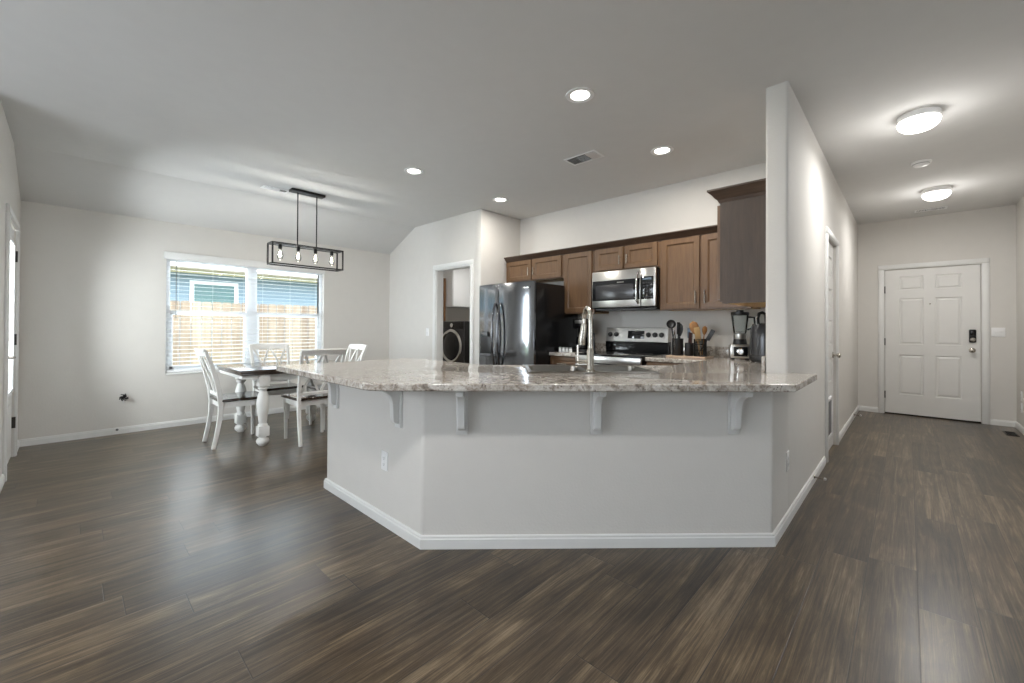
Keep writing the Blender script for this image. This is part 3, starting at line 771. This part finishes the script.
m.done('keys', 'graphite', k_)
m = MB(); m.box((-.0325, a+.045, .282), (-.0305, a+.135, .302)); m.done('clock', 'steelblue', k_)
MB().box((.02, a+.02, -.016), (.34, b-.02, 0)).done('underside', 'blk_plastic', mw)

# ------------------------------------------------------------------ range
rg = thing('electric_range', 'stainless and black electric range with rear control panel', 'stove', (4.09, 2.222, 0))
a, b = -.374, .374
MB().box((-.33, a, .02), (.335, b, .905)).done('body', 'blk_side', rg)
ck = MB().box((-.365, a, .905), (.27, b, .922), .004).done('cooktop', 'blk_gloss', rg)
for (x, y, r) in ((-.19, -.19, .11), (-.19, .19, .085), (.10, -.19, .085), (.10, .19, .11)):
    MB().lathe([(r, .9222), (r, .9226), (r-.004, .9226), (r-.004, .9222)], (x, y, 0), 32, cap=False).done('burner_ring', 'grey_plastic', ck)
m = MB(); m.box((-.36, a, .83), (-.33, b, .905), .004); m.done('front_lip', 'steel', rg)
od = MB().box((-.365, a+.005, .24), (-.33, b-.005, .82), .006).done('oven_door', 'steel', rg)
MB().box((-.369, a+.1, .36), (-.36, b-.1, .66), .003).done('oven_window', 'dk_glass', od)
MB().tube([(-.36, a+.05, .775), (-.41, a+.07, .78), (-.41, b-.07, .78), (-.36, b-.05, .775)], .012, 12).done('handle', 'steel', od)
MB().box((-.362, a+.005, .06), (-.33, b-.005, .225), .006).done('drawer', 'steel', rg)
MB().loft([[Vector((.27, y, .915)), Vector((.345, y, .915)), Vector((.345, y, 1.045)), Vector((.262, y, 1.045))] for y in (a, b)]).done('backguard', 'blk_gloss', rg)
cpn = MB().loft([[Vector((.258, y, 1.04)), Vector((.345, y, 1.04)), Vector((.345, y, 1.20)), Vector((.285, y, 1.20))] for y in (a, b)]).done('control_panel', 'steel', rg, bevel=.004)
mt = Matrix.Translation((.268, 0, 1.12)) @ Matrix.Rotation(R(-80.4), 4, 'Y')
MB().box((-.045, -.105, 0), (.045, .09, .004), .001, mat=mt).done('display', 'dk_glass', cpn)
for y in (.313, .235, -.156, -.230, -.303):
    MB().lathe([(.028, 0), (.028, .006), (.022, .008), (.021, .026), (.018, .03), (.001, .03)], mat=mt @ Matrix.Translation((0, y, 0)), seg=20).done('knob', 'blk_plastic', cpn)

# ------------------------------------------------------------------ counter items
def at(z=CT): return z
bt = thing('cutting_board', 'thin light wood cutting board under the utensil holders', 'cutting board', (4.12, 1.535, CT))
MB().box((-.12, -.185, .0005), (.12, .185, .014), .004).done('board', 'board', bt)
BZ = CT+.0145
def crock(name, label, x, y, r, h, mat, wire=False):
    t = thing(name, label, 'utensil holder', (x, y, BZ))
    if wire:
        m = MB(); m.lathe([(r, 0), (r, .005), (.001, .005), (.001, 0)], seg=28, cap=False)
        for z in (.055, .11, h-.004):
            m.lathe([(r-.003, z), (r, z), (r, z+.004), (r-.003, z+.004), (r-.003, z)], seg=28, cap=False)
        for i in range(24):
            a = 2*PI*i/24; m.cyl((math.cos(a)*(r-.0015), math.sin(a)*(r-.0015), .004), (math.cos(a)*(r-.0015), math.sin(a)*(r-.0015), h-.002), .0028, 6)
        m.done('wire_cup', mat, t)
    else: MB().lathe([(r*.95, 0), (r, .004), (r, h), (r-.004, h), (r-.004, .006), (.001, .006)], seg=28).done('cup', mat, t)
    return t
u1 = crock('utensil_holder', 'black utensil holder closest to the stove, holding black tools', 4.13, 1.655, .054, .165, 'blk_plastic')
u2 = crock('utensil_holder', 'dark utensil holder crowded with wooden spoons', 4.13, 1.44, .056, .165, 'black_metal', True)
u3 = crock('utensil_holder', 'small dark utensil holder between the two larger holders', 4.14, 1.547, .040, .125, 'blk_plastic')
def utensil(name, label, cat, base, tip, head, mat, hm=None, grp=None, wd=.028, hl=.08, r=.006, ladle=False):
    base = Vector(base); tip = Vector(tip); d = (tip-base).normalized()
    t = thing(name, label, cat, base, 0, grp)
    L_ = (tip-base).length
    MB().tube([(0, 0, 0), d*(L_-hl*.9)], [r, r*.8], 8).done('handle', mat, t)
    q = d.to_track_quat('Z', 'X').to_matrix().to_4x4(); q = Matrix.Translation(d*(L_-hl*.55)) @ q
    m = MB()
    if head == 'spoon':
        m.lathe([(.0005, -hl*.6), (wd*.45, -hl*.45), (wd*.9, -hl*.15), (wd, .1*hl), (wd*.8, .38*hl), (.0005, .55*hl)], mat=q @ Matrix.Diagonal((1, .28, 1, 1)), seg=16, cap=False)
    elif head == 'slab':
        m.box((-wd, -.003, -hl*.55), (wd, .003, hl*.55), .0025, mat=q)
        if ladle: m.box((-wd*.5, -.006, -hl*.55), (wd*.5, .006, hl*.2), .002, mat=q)
    elif head == 'ladle':
        m.lathe([(.0005, -.02), (wd*.7, -.016), (wd, .0), (wd*.98, .006), (wd*.9, .0), (wd*.6, -.013), (.0005, -.016)], mat=q @ Matrix.Rotation(R(75), 4, 'X'), seg=18, cap=False)
    elif head == 'tongs':
        for s_ in (-1, 1): m.tube([Vector((0, 0, hl*.5)), Vector((s_*.012, 0, 0)), Vector((s_*.02, 0, -hl*1.2))], [.004, .004, .004], 8)
        for v in m.bm.verts: v.co = q @ v.co
    m.done('head', hm or mat, t); return t
G1 = 'black kitchen utensils in the holder by the stove'
utensil('ladle', 'black ladle standing at the left of the holder by the stove', 'ladle', (4.12, 1.67, BZ+.012), (4.10, 1.715, BZ+.35), 'ladle', 'blk_plastic', grp=G1, wd=.045, r=.008)
utensil('spatula', 'black slotted spatula in the middle of the holder by the stove', 'spatula', (4.14, 1.655, BZ+.012), (4.15, 1.655, BZ+.325), 'slab', 'blk_plastic', grp=G1, wd=.036, hl=.11, r=.008)
utensil('serving_spoon', 'black serving spoon at the right of the holder by the stove', 'spoon', (4.12, 1.645, BZ+.012), (4.10, 1.612, BZ+.315), 'spoon', 'blk_plastic', grp=G1, wd=.04, hl=.12, r=.008)
utensil('tongs', 'shiny steel tongs hanging in front of the black utensils', 'tongs', (4.09, 1.655, BZ+.012), (4.055, 1.66, BZ+.25), 'tongs', 'chrome', hl=.11, r=.004)
G2 = 'wooden utensils in the dark holder'
utensil('wooden_spoon', 'wooden spoon with the largest round bowl, tallest in its holder', 'spoon', (4.12, 1.435, BZ+.012), (4.10, 1.50, BZ+.335), 'spoon', 'spoon', grp=G2, wd=.042, hl=.12)
utensil('wooden_spatula', 'pale wooden spatula leaning right of the largest wooden spoon', 'spatula', (4.105, 1.43, BZ+.012), (4.08, 1.455, BZ+.275), 'slab', 'spoon_pale', grp=G2, wd=.028, hl=.12)
utensil('wooden_spoon', 'small wooden spoon at the back right of its holder', 'spoon', (4.15, 1.43, BZ+.012), (4.17, 1.41, BZ+.29), 'spoon', 'spoon', grp=G2, wd=.026, hl=.08)
utensil('spatula', 'dark spatula leaning far out to the right of the wooden spoons', 'spatula', (4.13, 1.46, BZ+.012), (4.13, 1.32, BZ+.25), 'slab', 'blk_plastic', wd=.02, hl=.1)
utensil('knife', 'knife with a blue-grey handle in the small middle holder', 'knife', (4.14, 1.547, BZ+.012), (4.14, 1.55, BZ+.27), 'slab', 'grey_plastic', 'steelblue', wd=.014, hl=.09, ladle=True)
utensil('spatula', 'dark red handled spatula in the small middle holder', 'spatula', (4.13, 1.54, BZ+.012), (4.12, 1.525, BZ+.225), 'slab', 'blk_plastic', 'red_wood', wd=.028, hl=.10)

bl_ = thing('blender', 'countertop blender with clear jar and chrome dial base', 'blender', (4.2, 1.115, CT), R(20))
MB().box((-.075, -.085, .012), (.075, .085, .138), .014).done('base', 'steel', bl_)
q = Matrix.Rotation(R(-90), 4, 'Y')
m = MB(); m.lathe([(.03, .0), (.03, .006), (.022, .008), (.02, .02), (.001, .02)], mat=Matrix.Translation((-.076, 0, .075)) @ q); m.done('dial', 'chrome', bl_)
MB().box((-.0775, -.055, .03), (-.074, .055, .115), .001).done('dial_plate', 'blk_gloss', bl_)
for sx in (-1, 1):
    for sy in (-1, 1): MB().lathe([(.012, 0), (.014, .014)], (sx*.055, sy*.06, 0), 12).done('foot', 'blk_plastic', bl_)
MB().lathe([(.06, .125), (.058, .14), (.048, .2), (.05, .235), (.001, .235)], seg=24).done('collar', 'blk_plastic', bl_)
MB().lathe([(.0525, .185), (.0535, .19), (.0565, .228), (.056, .232), (.052, .185)], seg=24, cap=False).done('steel_band', 'steel', bl_)
MB().lathe([(.05, .236), (.054, .25), (.072, .405), (.069, .405), (.051, .252), (.001, .244)], seg=28, cap=False).done('jar', 'pane', bl_)
MB().lathe([(.073, .402), (.075, .41), (.074, .428), (.03, .432), (.03, .446), (.001, .446)], seg=28).done('lid', 'blk_plastic', bl_)
MB().tube([(0, -.068, .385), (0, -.115, .38), (0, -.12, .30), (0, -.06, .27)], .009, 10).done('handle', 'blk_plastic', bl_)

ps = thing('air_fryer', 'dark grey rounded air fryer with looped top handle', 'air fryer', (4.01, .868, CT))
MB().lathe([(.10, 0), (.112, .01), (.118, .04), (.116, .20), (.108, .29), (.098, .318), (.06, .326), (.001, .328)], seg=36).done('body', 'graphite', ps)
MB().lathe([(.1185, .015), (.121, .022), (.121, .045), (.118, .05)], seg=36, cap=False).done('base_band', 'blk_plastic', ps)
MB().tube([(-.07, .04, .31), (-.072, .042, .37), (-.06, .035, .405), (-.03, .02, .415), (-.0, .0, .40), (.005, -.004, .32)], .013, 12).done('handle', 'blk_plastic', ps)
MB().tube([(-.084, .048, .315), (-.086, .05, .365), (-.07, .04, .395)], .0045, 8).done('handle_trim', 'chrome', ps)

cm = thing('coffee_maker', 'black coffee maker behind the faucet on the short counter', 'coffee maker', (4.12, 2.76, CT))
MB().box((-.09, -.085, .0), (.10, .085, .03), .006).done('base', 'blk_plastic', cm)
MB().box((.01, -.08, .03), (.10, .08, .30), .008).done('tower', 'blk_gloss', cm)
MB().box((-.09, -.085, .27), (.10, .085, .385), .012).done('brew_head', 'blk_gloss', cm)
MB().lathe([(.045, .03), (.06, .05), (.062, .12), (.05, .17), (.05, .175), (.001, .175)], (-.035, 0, .0), 24).done('carafe', 'dk_glass', cm)
MB().box((-.093, -.05, .33), (-.09, .05, .37), .001).done('control_strip', 'steel', cm)
pm = thing('pepper_mill', 'slim grey mill with black top beside the coffee maker', 'mill', (4.15, 2.635, CT))
MB().lathe([(.022, 0), (.022, .01), (.016, .05), (.018, .16), (.014, .175)], seg=18).done('body', 'graphite', pm)
MB().lathe([(.016, .176), (.02, .19), (.018, .212), (.001, .22)], seg=18).done('top', 'blk_plastic', pm)
j0 = None
for i, w_ in enumerate(('leftmost', 'second from left', 'third from left', 'rightmost')):
    p = (3.93, 2.945-.048*i, CT)
    if j0 is None:
        j0 = thing('spice_jar', '', 'jar', p, 0, 'small white jars beside the fridge')
        MB().lathe([(.017, 0), (.018, .003), (.018, .035), (.015, .04)], seg=18).done('jar', 'white', j0)
        MB().lathe([(.018, .041), (.018, .054), (.001, .055)], seg=18).done('lid', 'steel', j0); j = j0
    else: j = dup(j0, p, 0, '')
    j['label'] = w_+' of four small white jars beside the fridge side'

# ------------------------------------------------------------------ dining set
TX0, TX1, TY0, TY1, TZ = 1.12, 2.32, 4.62, 5.56, .762
tb = thing('dining_table', 'farmhouse dining table with dark top and turned white legs', 'table', ((TX0+TX1)/2, (TY0+TY1)/2, 0))
hx, hy = (TX1-TX0)/2, (TY1-TY0)/2
MB().box((-hx, -hy, TZ-.028), (hx, hy, TZ), .006).box((-hx+.012, -hy+.012, TZ-.052), (hx-.012, hy-.012, TZ-.0285), .003).done('tabletop', 'tabletop', tb)
m = MB(); ix, iy = hx-.17, hy-.07
m.box((-ix, -iy, TZ-.12), (ix, -iy+.02, TZ-.029)); m.box((-ix, iy-.02, TZ-.12), (ix, iy, TZ-.029)); m.box((-ix, -iy+.02, TZ-.12), (-ix+.02, iy-.02, TZ-.029)); m.box((ix-.02, -iy+.02, TZ-.12), (ix, iy-.02, TZ-.029))
m.done('apron', 'chair_white', tb)
for s_ in (-1, 1): MB().box((s_*(hx-.02), -hy+.03, TZ-.085), (s_*(hx-.16), hy-.03, TZ-.0525), .003).done('leaf_support', 'chair_white', tb)
def tleg(x, y):
    m = MB(); m.box((x-.048, y-.048, TZ-.17), (x+.048, y+.048, TZ-.03), .004)
    m.lathe([(.03, TZ-.17), (.046, TZ-.18), (.046, TZ-.195), (.032, TZ-.205), (.03, TZ-.22), (.044, TZ-.25), (.054, TZ-.30), (.056, TZ-.34), (.05, TZ-.42), (.038, TZ-.52), (.034, TZ-.54), (.044, TZ-.55), (.044, TZ-.57)], (x, y, 0), 24)
    m.box((x-.05, y-.05, .095), (x+.05, y+.05, .195), .008)
    m.lathe([(.035, .096), (.03, .08), (.05, .07), (.058, .05), (.055, .03), (.035, .008), (.03, 0)], (x, y, 0), 24)
    m.done('leg', 'chair_white', tb)
for sx in (-1, 1):
    for sy in (-1, 1): tleg(sx*(hx-.215), sy*(hy-.075))

def chair():
    t = thing('dining_chair', '', 'chair', (0, 0, 0), 0, 'white dining chairs with dark seats')
    st = [(x, y) for x, y in rrect(0, 0, .45, .43, .03, 3)]
    st = [(x*(1-.06*(-y)/.2), y) for x, y in st]
    MB().prism(st, .445, .472).done('seat', 'seat', t, bevel=.006)
    m = MB(); m.box((-.19, .17, .385), (.19, .19, .444)); m.box((-.19, -.19, .385), (.19, -.17, .444)); m.box((-.20, -.17, .385), (-.18, .17, .444)); m.box((.18, -.17, .385), (.20, .17, .444))
    m.done('seat_frame', 'chair_white', t)
    for s_ in (-1, 1):
        MB().tube([(s_*.19, .18, 0), (s_*.19, .18, .40), (s_*.19, .18, .444)], .02, flat=lambda i: ((.026, .036, .04)[i],)*2).done('leg', 'chair_white', t, bevel=.003)
        pts = [(s_*.195, -.255, 0), (s_*.195, -.225, .15), (s_*.195, -.202, .30), (s_*.196, -.197, .42), (s_*.198, -.212, .55), (s_*.203, -.245, .70), (s_*.208, -.285, .84), (s_*.212, -.325, .945)]
        MB().tube(pts, .02, flat=lambda i: (.03, (.032, .036, .040, .044, .042, .038, .034, .03)[i]), upv=(0, 1, 0)).done('rear_leg', 'chair_white', t, bevel=.004)
    # curved top rail with a rolled upper edge
    loops = []
    for i in range(13):
        u = i/12*2-1; x = u*.222; yb = -.318-.022*(1-u*u)
        ht = .905-.006*(1-u*u); tp = .965+.004*(1-u*u)
        loops.append([Vector((x, yb-.010, ht)), Vector((x, yb+.014, ht)), Vector((x, yb+.002, tp-.012)), Vector((x, yb-.006, tp)), Vector((x, yb-.024, tp)), Vector((x, yb-.030, tp-.012)), Vector((x, yb-.022, tp-.022))])
    MB().loft(loops).done('top_rail', 'chair_white', t)
    MB().box((-.184, -.216, .495), (.184, -.194, .53), .004).done('lower_rail', 'chair_white', t)
    for cx in (-.095, .095):
        m = MB()
        for s_ in (-1, 1): m.tube([(cx-s_*.085, -.206, .52), (cx-s_*.0, -.248, .715), (cx+s_*.085, -.318, .915)], .01, flat=(.022, .013 if s_ > 0 else .011), upv=(0, 1, 0))
        m.done('cross_slat', 'chair_white', t)
    return t
c0 = chair(); c0.location = (1.215, 5.07, 0); c0.rotation_euler = (0, 0, R(-90)); c0['label'] = 'white dining chair at the left end of the table, seen side-on'
dup(c0, (1.775, 4.625, 0), 0, 'white dining chair on the near side, back partly behind the bar counter')
dup(c0, (1.745, 5.575, 0), PI, 'white dining chair on the far side, in front of the window')
dup(c0, (2.20, 5.09, 0), R(90), 'white dining chair at the right end, its back topping the counter edge')

# ------------------------------------------------------------------ pendant
pn = thing('pendant_light', 'black rectangular cage pendant with four bulbs over the table', 'pendant light', (1.875, 5.045, ZC))
MB().box((-.185, -.055, -.028), (.185, .055, -.0005), .004).done('canopy', 'black_metal', pn)
for x in (-.105, .105): MB().cyl((x, 0, -.64), (x, 0, -.028), .0065, 12).done('rod', 'black_metal', pn)
hx, hy, zt, zb = .385, .078, -.64, -.865; r = .0075
m = MB()
def bar(a, b): m.box((min(a[0], b[0])-r, min(a[1], b[1])-r, min(a[2], b[2])-r), (max(a[0], b[0])+r, max(a[1], b[1])+r, max(a[2], b[2])+r))
for z in (zt, zb):
    for s_ in (-1, 1): bar((-hx, s_*hy, z), (hx, s_*hy, z)); bar((s_*hx, -hy, z), (s_*hx, hy, z))
for sx in (-1, 1):
    for sy in (-1, 1): bar((sx*hx, sy*hy, zb), (sx*hx, sy*hy, zt))
m.done('cage', 'black_metal', pn)
MB().box((-hx, -.03, zt-.008), (hx, .03, zt+.010), .002).done('socket_bar', 'black_metal', pn)
for i in range(4):
    x = -.285+.19*i
    MB().lathe([(.017, zt-.008), (.019, zt-.014), (.019, zt-.05), (.015, zt-.056)], (x, 0, 0), 18).done('socket', 'black_metal', pn)
    bb = MB().lathe([(.014, zt-.057), (.016, zt-.07), (.028, zt-.11), (.0315, zt-.135), (.026, zt-.16), (.012, zt-.172), (.001, zt-.174)], (x, 0, 0), 20).done('bulb', 'pane', pn)
    MB().lathe([(.004, zt-.075), (.011, zt-.09), (.013, zt-.13), (.004, zt-.145), (.001, zt-.146)], (x, 0, 0), 12).done('filament', 'bulb_glow', bb)
    light('bulb_lamp', 'POINT', (1.875+x, 5.045, ZC+zt-.118), 13, (1, .95, .88), .017)

# ------------------------------------------------------------------ ceiling fittings
def can(x, y, label, power=14):
    t = thing('recessed_light', label, 'ceiling light', (x, y, ZC), 0, 'recessed lights over the kitchen')
    MB().lathe([(.062, -.004), (.070, -.008), (.092, -.006), (.096, -.0005), (.060, -.0005)], seg=36, cap=False).done('trim_ring', 'white', t)
    MB().lathe([(.061, -.003), (.001, -.003)], seg=32, cap=False).done('lens', 'can_glow', t)
    light('recessed_lamp', 'AREA', (x, y, ZC-.012), power, (1, .95, .88), .11, look=(0, 0, -1))
    return t
can(2.321, 1.586, 'recessed ceiling light nearest the camera, above the bar')
can(3.535, 1.558, 'recessed ceiling light above the stove side, left of the wall column')
can(2.336, 3.566, 'recessed ceiling light furthest left, toward the dining area')
can(3.571, 3.586, 'recessed ceiling light above the refrigerator', 7)
def dome(x, y, label, power=4):
    t = thing('flush_ceiling_light', label, 'ceiling light', (x, y, ZC), 0, 'flush dome lights in the hallway')
    MB().lathe([(.108, -.0005), (.116, -.004), (.116, -.040), (.108, -.044), (.104, -.040)], seg=40, cap=False).done('rim', 'white', t)
    MB().lathe([(.112, -.042), (.118, -.056), (.110, -.082), (.085, -.104), (.05, -.116), (.001, -.120)], seg=40, cap=False).done('dome_glass', 'dome_glow', t)
    light('dome_lamp', 'POINT', (x, y, ZC-.22), power, (1, .985, .96), .08)
    light('dome_downlight', 'AREA', (x, y, ZC-.125), 14, (1, .985, .96), .23, look=(0, 0, -1))
    return t
dome(4.19, -.055, 'round flush dome light, the nearer of two in the hallway')
dome(6.55, -.225, 'round flush dome light, the farther one near the front door')
sd = thing('smoke_detector', 'round white smoke detector between the hallway dome lights', 'smoke detector', (5.395, -.087, ZC))
MB().lathe([(.07, -.0005), (.07, -.012), (.06, -.016), (.052, -.032), (.045, -.036), (.001, -.038)], seg=32).done('body', 'white', sd)
MB().lathe([(.058, -.0165), (.0585, -.021), (.054, -.026)], seg=32, cap=False).done('vent_ring', 'grey_plastic', sd)
def vent(x, y, rz, L_, w_, label):
    t = thing('ceiling_vent', label, 'vent', (x, y, ZC), rz, 'ceiling air vents')
    m = MB()
    m.box((-L_/2, -w_/2, -.006), (L_/2, -w_/2+.02, -.0005), .001); m.box((-L_/2, w_/2-.02, -.006), (L_/2, w_/2, -.0005), .001)
    m.box((-L_/2, -w_/2+.02, -.006), (-L_/2+.02, w_/2-.02, -.0005), .001); m.box((L_/2-.02, -w_/2+.02, -.006), (L_/2, w_/2-.02, -.0005), .001)
    m.done('frame', 'white', t)
    MB().box((-L_/2+.018, -w_/2+.018, -.0015), (L_/2-.018, w_/2-.018, -.0005)).done('backing', 'black_metal', t)
    for k_, (a, b, ang) in enumerate(((-L_/2+.02, -L_/6, -50), (-L_/6+.004, L_/6-.004, 0), (L_/6, L_/2-.02, 50))):
        m = MB(); n = 6
        for i in range(n):
            if k_ == 1:
                yy = -w_/2+.024+(w_-.048)*(i+.5)/n
                m.box((-(b-a)/2, -.0007, -.006), ((b-a)/2, .0007, .006), mat=Matrix.Translation(((a+b)/2, yy, -.008)) @ Matrix.Rotation(R(50), 4, 'X'))
            else:
                xx = a+(b-a)*(i+.5)/n
                m.box((-.0007, -w_/2+.02, -.006), (.0007, w_/2-.02, .006), mat=Matrix.Translation((xx, 0, -.008)) @ Matrix.Rotation(R(ang), 4, 'Y'))
        m.done('louvers', 'white', t)
    return t
vent(3.205, 2.145, R(90), .33, .18, 'white ceiling air vent above the kitchen between recessed lights')
vent(1.58, 5.19, 0, .27, .12, 'white ceiling air vent beside the pendant light canopy')
vent(7.60, -.21, R(90), .30, .14, 'white ceiling air vent in front of the front door')

# ------------------------------------------------------------------ outlets, switches, small wall things
def plate(name, label, cat, loc, rz, kind='outlet', gang=1, grp=None):
    t = thing(name, label, cat, loc, rz, grp)      # local: wall plane y=0, faces -y
    w_ = .035+.023*(gang-1)
    MB().box((-w_, -.006, -.057), (w_, -.0003, .057), .002).done('cover_plate', 'white', t)
    for g in range(gang):
        cx = (g-(gang-1)/2)*.046
        if kind == 'outlet':
            m = MB(); m.box((cx-.0165, -.0085, -.034), (cx+.0165, -.006, .034), .002); rc = m.done('receptacle', 'white', t)
            m = MB()
            for z in (.019, -.019):
                for dx in (-.006, .006): m.box((cx+dx-.001, -.0088, z-.004), (cx+dx+.001, -.0084, z+.005))
                m.box((cx-.002, -.0088, z-.011), (cx+.002, -.0084, z-.007))
            m.done('slots', 'blk_plastic', rc)
        else:
            MB().box((cx-.005, -.018, -.006), (cx+.005, -.0055, .012), .002).done('toggle', 'white', t)
    return t
plate('wall_outlet', 'white outlet low on the left face of the peninsula', 'outlet', (1.313, 2.293, .385), R(-90))
plate('wall_outlet', 'white outlet on the hallway side of the peninsula wall', 'outlet', (3.042, YH, .38), 0)
plate('light_switch', 'double light switch right of the front door', 'light switch', (XF, -.82, 1.168), R(-90), 'switch', 2)
plate('light_switch', 'small white switch left of the laundry doorway', 'light switch', (XLN, 5.217, 1.12), R(-90), 'switch', 1)
plate('wall_outlet', 'upper of two stacked white plates on the right hallway wall', 'outlet', (7.68, YR, .42), PI)
plate('wall_outlet', 'lower of two stacked white plates on the right hallway wall', 'outlet', (7.68, YR, .285), PI)
cb = thing('cable_bundle', 'small bundle of black cables poking out of the dining wall', 'cable', (.41, YW, .40))
for i in range(12):
    a = 2*PI*i/12+random.uniform(-.2, .2); rr = random.uniform(.028, .045)
    pts = [(0, 0, 0)]+[(rr*math.cos(a+k_*.22)*(k_/5), -.010-.009*k_, rr*math.sin(a+k_*.22)*(k_/5)) for k_ in range(1, 6)]
    MB().tube(pts, .0048, 7).done('cable', 'blk_plastic', cb)
MB().box((-.006, -.012, -.065), (.006, -.0005, -.01), .003).done('wire_tail', 'white', cb)
jk = thing('cable_jack', 'tiny grey jack on the baseboard below the cable bundle', 'jack', (.363, YW-.014, .05))
MB().lathe([(.012, 0), (.012, .005), (.006, .006), (.005, .016), (.001, .016)], mat=Vector((0, -1, 0)).to_track_quat('Z', 'Y').to_matrix().to_4x4(), seg=16).done('plug', 'grey_plastic', jk)
def stop(x, label):
    t = thing('door_stop', label, 'door stop', (x, YH-.014, .055), 0, 'spring door stops')
    q = Vector((0, -1, 0)).to_track_quat('Z', 'Y').to_matrix().to_4x4()
    MB().lathe([(.013, 0), (.011, .006), (.006, .009)], mat=q, seg=14).done('base', 'nickel', t)
    pts = [Vector((.0065*math.cos(i*.9), -.008-.055*i/90, .0065*math.sin(i*.9))) for i in range(91)]
    MB().tube(pts, .0012, 5).done('spring', 'nickel', t)
    MB().lathe([(.0085, .062), (.0095, .066), (.0095, .076), (.001, .078)], mat=q, seg=14).done('tip', 'white', t)
stop(3.95, 'spring door stop on the baseboard before the hallway closet door')
stop(7.2, 'spring door stop on the baseboard near the front door')
fr_ = thing('floor_register', 'dark metal floor register beside the right hallway wall', 'floor vent', (7.45, -.856, .0005))
m = MB(); m.box((-.14, -.05, 0), (.14, .05, .005), .001); m.done('frame', 'darkmetal', fr_)
m = MB()
for i in range(14): m.box((-.12+i*.0175, -.038, .0052), (-.114+i*.0175, .038, .0075))
m.done('louvers', 'black_metal', fr_)

# ------------------------------------------------------------------ laundry room
wm = thing('washing_machine', 'dark graphite front-loading washer seen through the doorway', 'washing machine', (4.70, 5.915, 0))
MB().box((.0, -.343, .30), (.74, .343, 1.30), .012).done('body', 'blk_side', wm)
MB().box((.02, -.34, 0), (.72, .34, .298), .006).done('pedestal', 'graphite', wm)
MB().box((-.018, -.343, .32), (.0, .343, 1.30), .008).done('front_panel', 'graphite', wm)
q = Matrix.Translation((-.018, 0, .86)) @ Vector((-1, 0, 0)).to_track_quat('Z', 'Y').to_matrix().to_4x4()
wd_ = MB().lathe([(.30, -.002), (.30, .02), (.285, .034), (.255, .034), (.24, .018), (.235, .005)], mat=q, seg=48, cap=False).done('door_ring', 'chrome', wm)
MB().lathe([(.245, .012), (.22, .03), (.12, .05), (.001, .055)], mat=q, seg=40, cap=False).done('door_glass', 'dk_glass', wd_)
MB().box((-.024, -.33, 1.17), (-.017, .33, 1.285), .003).done('control_panel', 'blk_gloss', wm)
MB().lathe([(.04, 0), (.038, .02), (.03, .026), (.001, .026)], mat=Matrix.Translation((-.024, -.02, 1.228)) @ Vector((-1, 0, 0)).to_track_quat('Z', 'Y').to_matrix().to_4x4(), seg=24).done('dial', 'chrome', wm)
lc = thing('laundry_cabinet', 'pale wall cabinet mounted above the washing machine', 'cabinet', (5.26, YW, 1.57))
MB().box((-.50, -.31, 0), (.50, -.001, .74)).done('body', 'vinyl', lc)
for i in range(2): MB().box((-.495+i*.497, -.33, .005), (-.495+i*.497+.492, -.311, .735), .003).done('door', 'vinyl', lc)
tag(box('wood_board', (4.70, 6.165, 1.302), (4.735, 6.245, 2.09), 'pallet'), 'tall narrow brown board standing on the washer edge', 'board')
light('laundry_lamp', 'AREA', (4.7, 5.1, 2.38), 12, (1, .96, .9), .5, look=(0, .1, -1))
